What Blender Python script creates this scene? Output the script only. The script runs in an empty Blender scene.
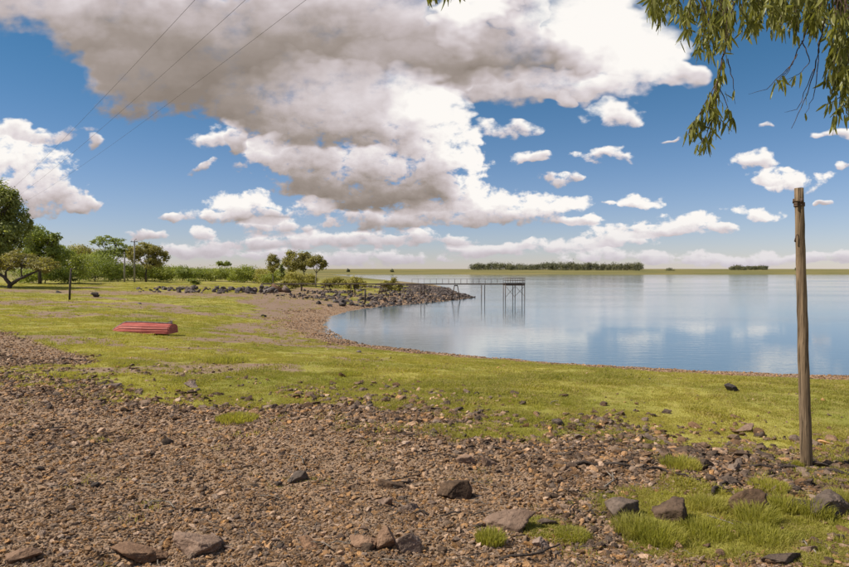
import bpy, bmesh, math, random
import numpy as np
from mathutils import Vector, Matrix, Euler
SC = bpy.context.scene
COL = SC.collection
R = math.radians
random.seed(7)
RNG = np.random.default_rng(11)

# ------------------------------------------------------------------ camera
CAMZ = 4.5                      # metres above the water (z = 0)
F, CX, CY, HZ = 660.0, 424.5, 283.5, 272.0
cam_d = bpy.data.cameras.new('camera')
cam_d.sensor_width = 36.0
cam_d.lens = 36.0 * F / 849.0
cam_d.clip_end = 20000
cam = bpy.data.objects.new('camera', cam_d)
COL.objects.link(cam)
cam.location = (0, 0, CAMZ)
cam.rotation_euler = (math.pi / 2 - math.atan((CY - HZ) / F), 0, 0)
SC.camera = cam
SC.render.resolution_x, SC.render.resolution_y = 1024, 684
SC.view_settings.view_transform = 'Standard'
SC.view_settings.look = 'None'
SC.view_settings.gamma = 1.0
SC.view_settings.use_curve_mapping = False
SC.view_settings.exposure = 0.88
SC.cycles.max_bounces = 6
SC.cycles.transparent_max_bounces = 6
SC.cycles.use_denoising = True

# ------------------------------------------------------------------ sun
SUN_EL, SUN_AZ = 50.0, -98.0       # azimuth from +Y, negative = to the left
sd_ = Vector((math.sin(R(SUN_AZ)) * math.cos(R(SUN_EL)), math.cos(R(SUN_AZ)) * math.cos(R(SUN_EL)), math.sin(R(SUN_EL))))
sun_l = bpy.data.lights.new('sun', 'SUN')
sun_l.energy = 3.1
sun_l.angle = R(0.6)
sun_l.color = (1.0, 0.93, 0.82)
sun = bpy.data.objects.new('sun', sun_l)
COL.objects.link(sun)
sun.rotation_euler = sd_.to_track_quat('Z', 'Y').to_euler()
sun.location = (0, 0, 60)

# ------------------------------------------------------------------ node helper
class NT:
    def __init__(s, tree):
        s.t = tree
        s.t.nodes.clear()
    def n(s, typ, **kw):
        nd = s.t.nodes.new(typ)
        for k, v in kw.items():
            setattr(nd, k, v)
        return nd
    def set(s, sock, v):
        if v is None:
            return
        if isinstance(v, bpy.types.NodeSocket):
            s.t.links.new(v, sock)
        else:
            if sock.type == 'RGBA' and len(v) == 3:
                v = (*v, 1)
            sock.default_value = v
    def m(s, op, a=None, b=None, c=None, clamp=False):
        nd = s.n('ShaderNodeMath', operation=op, use_clamp=clamp)
        for i, v in enumerate((a, b, c)):
            s.set(nd.inputs[i], v)
        return nd.outputs[0]
    def v(s, op, a=None, b=None, c=None):
        nd = s.n('ShaderNodeVectorMath', operation=op)
        for i, x in enumerate((a, b, c)):
            s.set(nd.inputs[i], x)
        return nd.outputs['Value'] if op in ('DOT_PRODUCT', 'LENGTH', 'DISTANCE') else nd.outputs[0]
    def noise(s, vec, scale, detail=4, rough=.55, dist=0.0, dim='3D', lac=2.0):
        nd = s.n('ShaderNodeTexNoise', noise_dimensions=dim)
        s.set(nd.inputs['Vector'], vec)
        s.set(nd.inputs['Scale'], scale)
        nd.inputs['Detail'].default_value = detail
        nd.inputs['Roughness'].default_value = rough
        nd.inputs['Lacunarity'].default_value = lac
        nd.inputs['Distortion'].default_value = dist
        return nd.outputs[0]
    def ss(s, x, a, b, o0=0.0, o1=1.0):
        nd = s.n('ShaderNodeMapRange', interpolation_type='SMOOTHSTEP')
        for k, val in zip(range(5), (x, a, b, o0, o1)):
            s.set(nd.inputs[k], val)
        return nd.outputs[0]
    def mix(s, f, a, b, blend='MIX'):
        nd = s.n('ShaderNodeMix', data_type='RGBA', blend_type=blend)
        s.set(nd.inputs[0], f); s.set(nd.inputs[6], a); s.set(nd.inputs[7], b)
        return nd.outputs[2]
    def ramp(s, f, stops):
        nd = s.n('ShaderNodeValToRGB')
        e = nd.color_ramp.elements
        while len(e) < len(stops):
            e.new(0.5)
        for el, (p, c) in zip(e, stops):
            el.position = p
            el.color = (*c, 1)
        s.set(nd.inputs[0], f)
        return nd.outputs[0]
    def attr(s, name):
        nd = s.n('ShaderNodeAttribute', attribute_name=name)
        return nd.outputs['Fac'], nd.outputs['Color']

# ------------------------------------------------------------------ world: sky with cumulus
world = bpy.data.worlds.new('World')
SC.world = world
world.cycles.sampling_method = 'MANUAL'
world.cycles.sample_map_resolution = 512
world.use_nodes = True
# cloud masses as (centre x, centre y, radius x, radius y, brightness), angles read from the
# photograph in its pixels about the +Y axis, turned below into slopes x/y and z/y
BL = [
 # great cloud, upper left to centre
 (25,-8,105,34,.66),(105,18,72,32,.52),(165,42,78,54,.22),(138,86,52,36,.3),(235,62,86,54,.18),(265,104,56,26,.34),
 (320,38,92,46,.24),(345,2,80,24,.64),(185,-4,60,17,.66),(402,20,56,38,.64),(395,72,62,28,.56),
 (462,60,68,24,.16),(532,60,56,22,.34),(466,18,22,36,1.1),(505,12,34,34,.72),
 (572,18,64,44,1.2),(622,42,60,40,1.2),(652,70,36,22,1.0),(690,74,20,12,.8),(520,88,78,15,.62),(592,88,58,16,.85),(572,104,11,8,.6),
 (312,84,46,24,.66),(352,98,58,28,.74),(300,112,36,20,.62),
 (414,106,26,34,1.2),(442,140,32,48,1.2),(462,174,26,38,1.15),(400,130,34,24,.8),
 (355,140,105,62,.5),(328,137,74,13,.12),(270,150,25,14,1.1),(372,164,46,13,1.1),(318,168,40,12,.62),(336,183,46,10,.3),
 (392,198,78,14,.16),(432,172,18,26,.34),(210,141,22,12,.85),(234,142,12,19,.55),(204,168,15,5,.5),
 # left cloud
 (16,162,56,38,.92),(44,197,54,20,.6),(86,206,20,10,.72),(38,132,46,9,.58),(87,143,11,6,.6),
 # middle cumulus row
 (242,204,36,14,1.05),(250,217,42,7,.5),(205,216,28,6,.75),(163,219,15,5,.7),(315,208,24,12,.85),
 (203,233,17,8,.85),(145,236,20,6,.6),(282,228,50,8,.72),(378,222,52,11,.52),(440,214,50,13,.66),
 (500,202,46,17,1.1),(556,205,36,13,1.1),(520,221,62,8,.55),(586,222,20,6,.95),
 # low bank
 (190,250,52,8,.66),(270,243,52,8,.64),(350,242,60,8,.66),(430,238,56,8,.72),(330,258,130,8,.66),(485,250,52,7,.8),
 (110,262,70,6,.62),(8,262,50,8,.6),(560,246,46,6,.95),(612,239,42,8,.95),(640,256,84,7,.85),(760,260,100,7,.85),(850,258,60,7,.8),
 # right hand cumuli
 (676,223,44,10,1.1),(655,230,60,7,.85),(642,200,27,7,1.1),(612,203,8,4,.9),(752,212,32,8,1.1),(725,229,14,4,.9),
 (616,116,26,12,.9),(600,157,27,7,.85),(530,159,26,6,.85),(556,177,24,6,.7),(507,130,32,8,.8),(665,143,10,3,.6),
 (750,160,22,8,.95),(788,180,34,9,1.0),(768,174,18,7,.9),(838,140,26,7,.85),(760,130,9,4,.75),(842,170,15,5,.75),(820,205,9,3,.7),
]
w = NT(world.node_tree)
tc = w.n('ShaderNodeTexCoord')
dirv = tc.outputs['Generated']
sep = w.n('ShaderNodeSeparateXYZ'); w.set(sep.inputs[0], dirv)
X, Y, Z = sep.outputs
ysafe = w.m('MAXIMUM', Y, 0.06)
qx = w.m('DIVIDE', X, ysafe)
qz = w.m('DIVIDE', Z, ysafe)
comb = w.n('ShaderNodeCombineXYZ'); w.set(comb.inputs[0], qx); w.set(comb.inputs[1], qz)
q = comb.outputs[0]
# noise gets finer towards the horizon, as cloud sizes do
den = w.m('ADD', w.m('MAXIMUM', qz, 0.0), 0.13)
hi = w.ss(qz, .14, .36)
wn = w.n('ShaderNodeTexNoise', noise_dimensions='2D')
w.set(wn.inputs['Vector'], w.v('MULTIPLY', q, (1.0, 1.5, 1.0))); wn.inputs['Scale'].default_value = 11.0
wn.inputs['Detail'].default_value = 3; wn.inputs['Roughness'].default_value = .6
warp = w.v('SUBTRACT', wn.outputs['Color'], (.5, .5, .5))
warp = w.v('MULTIPLY', warp, (.26, .17, 0))
wsc = w.n('ShaderNodeVectorMath', operation='SCALE'); w.set(wsc.inputs[0], warp); w.set(wsc.inputs['Scale'], den)
qw = w.v('ADD', q, wsc.outputs[0])
acc2 = None
acc = None
for ib, (bx_, by_, rx, ry, br) in enumerate(BL):
    if ib % 12 == 11:      # keeps the shader's evaluation order short
        qw = w.v('MULTIPLY_ADD', acc, (1e-9, 1e-9, 0), qw)
    cx_, cy_ = (bx_ - CX) / F, (HZ - by_) / F
    ix, iy = F / (rx * 1.22), F / (ry * 1.25)
    loc = w.v('MULTIPLY_ADD', qw, (ix, iy, 0), (-cx_ * ix, -cy_ * iy, 0))
    dd = w.v('DOT_PRODUCT', loc, loc)
    ww = w.m('MAXIMUM', w.m('SUBTRACT', 1.0, dd), 0.0)
    acc = w.v('MULTIPLY_ADD', ww, (1.0, br, 0), acc if acc is not None else (0, 0, 0))
    acc2 = w.v('MULTIPLY_ADD', ww, loc, acc2 if acc2 is not None else (0, 0, 0))
sp = w.n('ShaderNodeSeparateXYZ'); w.set(sp.inputs[0], acc)
Csum, Bsum = sp.outputs[0], sp.outputs[1]
bmean = w.m('DIVIDE', Bsum, w.m('MAXIMUM', Csum, 0.02))
sp2 = w.n('ShaderNodeSeparateXYZ'); w.set(sp2.inputs[0], acc2)
ymean = w.m('DIVIDE', sp2.outputs[1], w.m('MAXIMUM', Csum, 0.05))
def two(off, det):
    lo_ = w.noise(w.v('MULTIPLY_ADD', q, (30, 44, 0), (off[0], off[1], 0)), 1.0, det, .58, 0.1, '2D')
    hi_ = w.noise(w.v('MULTIPLY_ADD', q, (9, 13, 0), (off[0] * .8 + 7, off[1] * .8, 0)), 1.0, det + 1, .56, 0.1, '2D')
    mx = w.n('ShaderNodeMix', data_type='FLOAT')
    w.set(mx.inputs[0], hi); w.set(mx.inputs[2], lo_); w.set(mx.inputs[3], hi_)
    return mx.outputs[0]
n1 = two((0, 0), 5)
n2 = two((.16, .34), 5)
cov = w.m('ADD', w.m('MULTIPLY', w.m('MINIMUM', Csum, 1.0), .8), w.m('MULTIPLY', w.m('SUBTRACT', n1, .53), w.m('MULTIPLY_ADD', hi, -.75, 2.15)))
# elsewhere round the sky: the same kind of broken cumulus
pd = w.m('ADD', w.m('ABSOLUTE', Z), 0.16)
cp = w.n('ShaderNodeCombineXYZ'); w.set(cp.inputs[0], w.m('DIVIDE', X, pd)); w.set(cp.inputs[1], w.m('DIVIDE', Y, pd))
g1 = w.noise(cp.outputs[0], 1.1, 7, .56, 0.2, '2D')
covg = w.m('MULTIPLY', w.m('SUBTRACT', g1, .47), 5.0)
out_a = w.ss(w.m('ABSOLUTE', qx), .66, .9)
out_b = w.ss(qz, .44, .62)
out_c = w.ss(Y, .3, .1)
outm = w.m('MAXIMUM', w.m('MAXIMUM', out_a, out_b), out_c)
cov = w.m('ADD', w.m('MULTIPLY', cov, w.m('SUBTRACT', 1.0, outm)), w.m('MULTIPLY', covg, outm))
alpha = w.ss(cov, w.m('MULTIPLY_ADD', hi, -.12, .16), w.m('MULTIPLY_ADD', hi, .10, .64))
alpha = w.m('MULTIPLY', alpha, w.m('MAXIMUM', w.ss(Csum, .015, .16), outm))
thick = w.ss(cov, .2, 1.15)
br0 = w.m('ADD', w.m('MULTIPLY', bmean, w.m('SUBTRACT', 1.0, outm)), w.m('MULTIPLY', .7, outm))
emb = w.m('MULTIPLY', w.m('SUBTRACT', n1, n2), w.m('MULTIPLY_ADD', hi, -.1, .8))
emb = w.m('MULTIPLY', emb, w.m('MULTIPLY_ADD', thick, -.45, 1.0))
emb = w.m('MULTIPLY_ADD', w.m('MULTIPLY', ymean, w.m('SUBTRACT', 1.0, outm)), .5, emb)
br1 = w.m('ADD', w.m('ADD', br0, emb), w.m('MULTIPLY', w.m('SUBTRACT', .55, thick), .12), clamp=True)
ccol = w.ramp(br1, [(0.0, (.24, .20, .172)), (.25, (.32, .272, .245)), (.5, (.49, .43, .43)), (.74, (.66, .605, .62)), (.98, (.88, .85, .815))])
sky = w.n('ShaderNodeTexSky', sky_type='NISHITA')
sky.sun_disc = False
sky.sun_elevation = R(SUN_EL)
sky.sun_rotation = R(SUN_AZ)
sky.altitude = 100
sky.air_density = 1.0
sky.dust_density = 0.1
sky.ozone_density = 2.2
SKY = 0.055
# the photograph's slight mauve cast towards the horizon
cast = w.mix(w.ss(Z, .0, .34), (.80, .78, .98, 1), (.34, .65, .80, 1))
skyc = w.mix(1.0, sky.outputs[0], cast, 'MULTIPLY')
ccol = w.mix(w.ss(Z, .09, .0, 0.0, .6), ccol, (.52, .49, .55, 1))       # low clouds seen through more air
bs = w.n('ShaderNodeVectorMath', operation='SCALE'); w.set(bs.inputs[0], ccol); bs.inputs['Scale'].default_value = 0.61 / SKY
fin = w.mix(alpha, skyc, bs.outputs[0])
bg = w.n('ShaderNodeBackground'); w.set(bg.inputs[0], fin); bg.inputs[1].default_value = SKY
wo = w.n('ShaderNodeOutputWorld'); w.t.links.new(bg.outputs[0], wo.inputs[0])
# ------------------------------------------------------------------ numpy noise
_T = np.random.default_rng(3).random((256, 256))
def vnoise(x, y):
    xi, yi = np.floor(x).astype(int), np.floor(y).astype(int)
    fx, fy = x - xi, y - yi
    fx, fy = fx * fx * (3 - 2 * fx), fy * fy * (3 - 2 * fy)
    g = lambda i, j: _T[(xi + i) & 255, (yi + j) & 255]
    return (g(0, 0) * (1 - fx) + g(1, 0) * fx) * (1 - fy) + (g(0, 1) * (1 - fx) + g(1, 1) * fx) * fy - .5
def fbm(x, y, s, o=4, r=.5):
    v, a = 0, 1.0
    for k in range(o):
        v = v + a * vnoise(x / s + 17.3 * k, y / s + 9.1 * k)
        s, a = s * .5, a * r
    return v
def sstep(x, a, b):
    t = np.clip((x - a) / (b - a), 0, 1)
    return t * t * (3 - 2 * t)
def poly_sd(x, y, P):
    """signed distance to a closed polygon, positive inside"""
    x, y = np.asarray(x, float), np.asarray(y, float)
    best = np.full(x.shape, 1e18)
    ins = np.zeros(x.shape, bool)
    n = len(P)
    for i in range(n):
        ax, ay = P[i]; bx_, by_ = P[(i + 1) % n]
        ex, ey = bx_ - ax, by_ - ay
        t = np.clip(((x - ax) * ex + (y - ay) * ey) / (ex * ex + ey * ey + 1e-12), 0, 1)
        best = np.minimum(best, (x - ax - t * ex) ** 2 + (y - ay - t * ey) ** 2)
        if ay != by_:
            c = ((ay > y) != (by_ > y)) & (x < ex * (y - ay) / (by_ - ay) + ax)
            ins ^= c
    d = np.sqrt(best)
    return np.where(ins, d, -d)

# ------------------------------------------------------------------ plan of the shore
def flat(px, py, z):            # ground point seen at a pixel on a level z
    y = F * (CAMZ - z) / (py - HZ)
    return ((px - CX) / F * y, y)
SHORE = [flat(*p, 0.0) for p in [(849, 376.5), (723, 371.5), (640, 367.5), (560, 363), (500, 357.5), (450, 353.5), (412, 349),
         (375, 345), (350, 340), (335, 333), (323, 325), (330, 316), (352, 310.5), (378, 307), (402, 305), (425, 303), (445, 301), (462, 299), (474, 297.6),
         (466, 295.5), (455, 292.5), (446, 288), (436, 285), (415, 282.8), (385, 280.2), (345, 277)]]
SHORE += [(-95, 640), (-700, 1000), (-9000, 1010), (-9000, -4000), (9000, -4000), (9000, 300), (2500, 200), (900, 90), (300, 34), (80, 22), (40, 25.5)]
MAIN = SHORE
def pxpoly(L, z=1.2):
    return [flat(a, b, z) for a, b in L]
G_FRONT = pxpoly([(-300, 372), (0, 382), (60, 385), (140, 394), (215, 402), (300, 405), (400, 411), (430, 424), (470, 436), (560, 441), (620, 443), (700, 453), (760, 460), (900, 467), (1200, 480), (1200, 1200), (-900, 1200), (-900, 380)], 1.2)
G_LEFT = pxpoly([(-120, 326), (0, 333), (45, 343), (95, 355), (82, 362), (0, 365), (-150, 364)], 1.25)
G_BAY = pxpoly([(205, 343), (255, 330), (262, 318), (230, 300), (290, 294), (335, 292), (345, 305), (340, 325), (350, 342), (330, 352), (270, 350)], .6)
GRASS_R = pxpoly([(610, 505), (655, 488), (720, 486), (790, 490), (860, 494), (880, 550), (800, 552), (690, 548), (640, 545), (605, 525)], 1.2)
GRASS_R2 = pxpoly([(480, 540), (545, 522), (600, 530), (570, 548), (490, 555)], 1.2)

def masks(x, y, sd):
    """gravel 0..1, bare earth 0..1"""
    n_big = fbm(x, y, 4.5, 4, .6)
    n_sm = fbm(x + 31, y - 12, 1.1, 3, .6)
    gf = poly_sd(x, y, G_FRONT) + n_big * 2.4 + n_sm * 1.9
    gl = poly_sd(x, y, G_LEFT) + n_big * .8 + n_sm * .4
    gr = np.maximum(poly_sd(x, y, GRASS_R), poly_sd(x, y, GRASS_R2)) + n_sm * 1.0
    gb = poly_sd(x, y, G_BAY) + n_big * 7.0 + n_sm * 2
    grav = sstep(gf, -1.5, .9)
    grav = np.maximum(grav, sstep(gl, -.6, .5))
    grav = grav * (1 - .93 * sstep(gr, -.35, .4))
    beach = sstep(2.9 + 2.2 * sstep(x, 9, 16) + 1.2 * sstep(y, 40, 60) + n_big * 2.2 + n_sm * .8 - sd, -.6, .8)
    pen = sstep(y, 84, 92) * sstep(x, -26, -16) * sstep(n_big * 14 + 16 - sd, 0, 5)
    beach = np.maximum(beach, pen * .95)
    grav = np.maximum(grav, beach)
    mud = sstep(gb, -2.5, 2.5) * .9
    patches = sstep(fbm(x * .5 + 5, y + 77, 4.2, 5, .72), .02, .5) * sstep(y, 14, 24) * (.55 + .45 * sstep(-x, -4, 8))
    band = np.exp(-((y - 88 - x * .1) / 7.0) ** 2) * sstep(-x, 20, 30) * .8
    mud = np.clip(np.maximum(np.maximum(mud, patches * .75), band), 0, 1)
    mud = mud * (1 - grav)
    return grav, mud

def ground_z(x, y, detail=True, want_masks=False):
    x, y = np.asarray(x, float), np.asarray(y, float)
    shp = x.shape
    x, y = x.ravel(), y.ravel()
    r = np.hypot(x, y)
    sd = poly_sd(x, y, MAIN) + fbm(x, y, 6.0, 3) * .5 * sstep(r, 20, 40)
    z = np.where(sd > 0, 1.25 * (1 - np.exp(-(np.maximum(sd, 0) / 8.5) ** 1.55)), np.maximum(sd * .09, -2.5))
    inland = sstep(sd, 1, 25)
    lf = np.maximum(0, -x - 15)
    z = z + inland * 1.55 * (1 - np.exp(-lf * .03 / 1.55 * 1.15))
    z = z + inland * sstep(r, 220, 900) * 1.2
    # bank under the photographer
    z = z + 1.55 * sstep(-r, -6.3, -1.5) * (sd > 0)
    # left shelf of gravel standing a little above the grass
    # far shore
    far = y - 1180 - fbm(x, y, 260, 3) * 110 + .015 * x
    zf = np.where(far > 0, 16 * (1 - np.exp(-far / 450.0)) + 4 * sstep(fbm(x, y * .5, 900, 3), -.1, .6) * sstep(far, 200, 1500), -2.0)
    z = np.maximum(z, np.where(y > 1000, zf, -9))
    grav = mud = np.zeros_like(x)
    if detail or want_masks:
        grav, mud = masks(x, y, sd)
        grav = np.where(y > 700, 0, grav); mud = np.where(y > 700, 0, mud)
    if detail:
        k = (sd > -3) & (r < 400)
        kk = k * sstep(sd, -1, 3)
        z = z + kk * (fbm(x, y, 7.0, 3) * .22 + fbm(x, y, 1.6, 3) * .06)
        z = z + k * grav * sstep(sd, -2, 2) * fbm(x + 3, y + 8, .5, 3, .6) * .07
        z = z + k * mud * -.03
    if want_masks:
        return z.reshape(shp), grav.reshape(shp), mud.reshape(shp), sd.reshape(shp)
    return z.reshape(shp)
def gz(x, y):
    return float(ground_z(np.array([x]), np.array([y]))[0])
def gp(px, py):
    """world point where the line of sight of a photo pixel meets the ground"""
    t = np.concatenate([np.linspace(4, 60, 1400), np.linspace(60.2, 700, 2500)])
    zz = ground_z((px - CX) / F * t, t)
    ray = CAMZ - (py - HZ) / F * t
    i = int(np.argmax(ray <= np.maximum(zz, 0)))
    return Vector(((px - CX) / F * t[i], t[i], max(zz[i], 0.0)))

# ------------------------------------------------------------------ object helpers
def tag(o, label=None, cat=None, group=None, kind=None):
    if label: o['label'] = label
    if cat: o['category'] = cat
    if group: o['group'] = group
    if kind: o['kind'] = kind
    return o
def empty(name, loc, rz=0.0):
    o = bpy.data.objects.new(name, None)
    o.empty_display_size = .2
    COL.objects.link(o)
    o.location = loc
    o.rotation_euler = (0, 0, rz)
    return o
def mesh_np(name, V, Fq, mat, smooth=False, attrs=None):
    """V (n,3), Fq list of face arrays [(k,3) or (k,4)...]"""
    me = bpy.data.meshes.new(name)
    V = np.asarray(V, np.float32)
    if not isinstance(Fq, (list, tuple)):
        Fq = [Fq]
    Fq = [np.asarray(f, np.int32) for f in Fq if len(f)]
    me.vertices.add(len(V))
    me.vertices.foreach_set('co', V.ravel())
    lo = np.concatenate([f.ravel() for f in Fq])
    tot = np.concatenate([np.full(len(f), f.shape[1], np.int32) for f in Fq])
    st = np.concatenate([[0], np.cumsum(tot)[:-1]]).astype(np.int32)
    me.loops.add(len(lo)); me.loops.foreach_set('vertex_index', lo)
    me.polygons.add(len(tot)); me.polygons.foreach_set('loop_start', st)
    me.update(calc_edges=True)
    me.polygons.foreach_set('use_smooth', np.full(len(tot), smooth))
    for k, v in (attrs or {}).items():
        a = me.attributes.new(k, 'FLOAT', 'POINT')
        a.data.foreach_set('value', np.asarray(v, np.float32))
    if mat: me.materials.append(mat)
    return me
def ob(name, me, parent=None, loc=None, rot=None):
    o = bpy.data.objects.new(name, me)
    COL.objects.link(o)
    if parent: o.parent = parent
    if loc is not None: o.location = loc
    if rot is not None: o.rotation_euler = rot
    return o
def bm_ob(name, bm, mat, parent=None, smooth=False, loc=None, rot=None):
    me = bpy.data.meshes.new(name)
    bm.normal_update()
    bm.to_mesh(me); bm.free()
    if smooth: me.polygons.foreach_set('use_smooth', np.full(len(me.polygons), True))
    me.materials.append(mat)
    return ob(name, me, parent, loc, rot)
def tube(path, radii, seg=8, jitter=0.0, cap=True, rng=random):
    """vertices and faces of a tapered tube along a path"""
    P = [Vector(p) for p in path]
    V, Q, T = [], [], []
    up = Vector((0.31, 0.2, .93))
    for i, p in enumerate(P):
        d = (P[min(i + 1, len(P) - 1)] - P[max(i - 1, 0)]).normalized()
        a = d.cross(up)
        if a.length < .05: a = d.cross(Vector((1, 0, 0)))
        a.normalize(); b = d.cross(a).normalized()
        for k in range(seg):
            t = 2 * math.pi * k / seg
            rr = radii[i] * (1 + jitter * (rng.random() - .5))
            V.append(p + (a * math.cos(t) + b * math.sin(t)) * rr)
    for i in range(len(P) - 1):
        for k in range(seg):
            Q.append((i * seg + k, i * seg + (k + 1) % seg, (i + 1) * seg + (k + 1) % seg, (i + 1) * seg + k))
    if cap:
        for base, c in ((0, P[0]), ((len(P) - 1) * seg, P[-1])):
            V.append(c); ci = len(V) - 1
            for k in range(seg):
                f = (base + k, ci, base + (k + 1) % seg) if base == 0 else (base + k, base + (k + 1) % seg, ci)
                T.append(f)
    return [tuple(v) for v in V], Q, T
def join_tubes(L):
    V, Q, T = [], [], []
    for v, q_, t in L:
        o = len(V)
        V += v
        Q += [tuple(i + o for i in f) for f in q_]
        T += [tuple(i + o for i in f) for f in t]
    return V, [np.array(Q).reshape(-1, 4), np.array(T).reshape(-1, 3)]
def tube_ob(name, path, radii, mat, parent=None, seg=8, jitter=0.0, smooth=True):
    V, Q, T = tube(path, radii, seg, jitter)
    return ob(name, mesh_np(name, V, [np.array(Q), np.array(T)], mat, smooth), parent)
def box_vf(c, s, rot=None):
    M = rot.to_matrix() if rot else Matrix.Identity(3)
    V = [tuple(Vector(c) + M @ Vector((s[0] * a / 2, s[1] * b / 2, s[2] * d / 2))) for a in (-1, 1) for b in (-1, 1) for d in (-1, 1)]
    Q = [(0, 1, 3, 2), (4, 6, 7, 5), (0, 4, 5, 1), (2, 3, 7, 6), (0, 2, 6, 4), (1, 5, 7, 3)]
    return V, Q, []
def box_ob(name, c, s, mat, parent=None, rot=None):
    V, Q, _ = box_vf(c, s, rot)
    return ob(name, mesh_np(name, V, np.array(Q), mat), parent)

# ------------------------------------------------------------------ materials
def newmat(name):
    m = bpy.data.materials.new(name)
    m.use_nodes = True
    return m, NT(m.node_tree)
def finish(t, bsdf):
    o = t.n('ShaderNodeOutputMaterial')
    t.t.links.new(bsdf, o.inputs[0])
def principled(t, col, rough=.85, spec=.3, normal=None):
    b = t.n('ShaderNodeBsdfPrincipled')
    t.set(b.inputs['Base Color'], col)
    t.set(b.inputs['Roughness'], rough)
    b.inputs['Specular IOR Level'].default_value = spec
    if normal is not None: t.set(b.inputs['Normal'], normal)
    return b
def bump(t, h, strength=.5, dist=.02):
    b = t.n('ShaderNodeBump')
    b.inputs['Strength'].default_value = strength
    b.inputs['Distance'].default_value = dist
    t.set(b.inputs['Height'], h)
    return b.outputs[0]
def posn(t):
    return t.n('ShaderNodeNewGeometry').outputs['Position']
def objc(t):
    return t.n('ShaderNodeTexCoord').outputs['Object']
def orand(t):
    return t.n('ShaderNodeObjectInfo').outputs['Random']

GRASS_A, GRASS_B, GRASS_C = (.215, .208, .04), (.33, .29, .065), (.34, .26, .10)
m_ground, t = newmat('ground')
P_ = posn(t)
gv, _ = t.attr('gravel'); md, _ = t.attr('mud'); fr, _ = t.attr('farland')
nbig = t.noise(P_, .22, 4, .6)
nmid = t.noise(P_, 1.7, 5, .6)
nfin = t.noise(P_, 14, 4, .65)
nvf = t.noise(P_, 60, 2, .6)
gcol = t.mix(t.ss(nbig, .35, .65), GRASS_A, GRASS_B)
gcol = t.mix(t.m('MULTIPLY', t.ss(nmid, .5, .75), .6), gcol, GRASS_C)
gcol = t.mix(t.m('MULTIPLY', t.ss(nfin, .45, .8), .55), gcol, (.16, .16, .028))
ecol = t.mix(nfin, (.19, .125, .085), (.30, .215, .15))
ecol = t.mix(t.ss(nmid, .4, .7), ecol, (.24, .16, .115))
scol = t.mix(nvf, (.19, .125, .078), (.35, .24, .155))
farc = t.mix(t.ss(t.noise(t.v('MULTIPLY', P_, (.006, .02, 1)), 1.0, 4), .4, .62), (.13, .125, .04), (.22, .18, .065))
f1 = t.ss(t.m('ADD', md, t.m('MULTIPLY', t.m('SUBTRACT', nfin, .5), .9)), .3, .6)
col = t.mix(f1, gcol, ecol)
f2 = t.ss(t.m('ADD', gv, t.m('MULTIPLY', t.m('SUBTRACT', nfin, .5), .8)), .3, .6)
col = t.mix(f2, col, scol)
col = t.mix(fr, col, farc)
hh = t.m('ADD', t.m('MULTIPLY', nfin, .6), t.m('MULTIPLY', nvf, .4))
b = principled(t, col, .95, .15, bump(t, hh, .6, .04))
finish(t, b.outputs[0])

m_water, t = newmat('water')
P_ = posn(t)
sx = t.n('ShaderNodeSeparateXYZ'); t.set(sx.inputs[0], P_)
ruf = t.noise(t.v('MULTIPLY', P_, (.012, .045, 1)), 1.0, 3, .5, .3)
rufm = t.ss(ruf, .42, .62)
w1 = t.noise(t.v('MULTIPLY', P_, (.55, 1.9, 1)), 1.0, 3, .55, .4)
w2 = t.noise(t.v('MULTIPLY', P_, (3.2, 7.5, 1)), 1.0, 2, .5, .2)
fary = t.ss(sx.outputs[1], 40, 95)
amp = t.m('ADD', t.m('MULTIPLY_ADD', rufm, .55, .18), t.m('MULTIPLY', fary, .75))
hgt = t.m('MULTIPLY', t.m('ADD', w1, t.m('MULTIPLY', w2, .25)), amp)
bn = t.n('ShaderNodeBump'); bn.inputs['Strength'].default_value = .55; bn.inputs['Distance'].default_value = .022
t.set(bn.inputs['Height'], hgt)
b = principled(t, (.12, .17, .195), t.m('MULTIPLY_ADD', rufm, .05, .03), .5, bn.outputs[0])
b.inputs['IOR'].default_value = 1.33
finish(t, b.outputs[0])

def stone_mat(name, c0, c1, sc, rnd=.5):
    m, t = newmat(name)
    oc = objc(t)
    rn = orand(t)
    off = t.n('ShaderNodeCombineXYZ'); t.set(off.inputs[0], t.m('MULTIPLY', rn, 50))
    oc = t.v('ADD', oc, off.outputs[0])
    a = t.noise(oc, sc, 5, .62)
    f = t.noise(oc, sc * 6, 3, .65)
    c = t.mix(t.ss(a, .3, .7), c0, c1)
    c = t.mix(t.m('MULTIPLY', t.ss(f, .5, .75), .45), c, tuple(v * .5 for v in c0))
    c = t.mix(t.m('MULTIPLY', t.ss(t.noise(oc, sc * 2.3, 3), .6, .68), .35), c, tuple(min(1, v * 1.5) for v in c1))
    hs = t.n('ShaderNodeHueSaturation')
    t.set(hs.inputs['Value'], t.m('MULTIPLY_ADD', rn, rnd * 2, 1 - rnd))
    t.set(hs.inputs['Saturation'], t.m('MULTIPLY_ADD', t.m('FRACT', t.m('MULTIPLY', rn, 7.31)), .55, .85))
    t.set(hs.inputs['Color'], c)
    b = principled(t, hs.outputs[0], .88, .25, bump(t, t.m('ADD', a, t.m('MULTIPLY', f, .6)), .9, .04))
    finish(t, b.outputs[0])
    return m
m_rock = stone_mat('basalt_rock', (.05, .036, .027), (.14, .10, .074), 3.0, .25)
m_rock_tan = stone_mat('tan_rock', (.15, .10, .072), (.28, .195, .145), 4.0, .2)
m_peb = stone_mat('gravel_stone', (.23, .147, .092), (.43, .29, .19), 1.3, .5)
m_peb_dark = stone_mat('dark_gravel_stone', (.09, .06, .042), (.21, .145, .10), 1.3, .5)
m_bould = stone_mat('bank_boulder', (.06, .05, .045), (.16, .13, .115), 1.2, .4)

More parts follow.
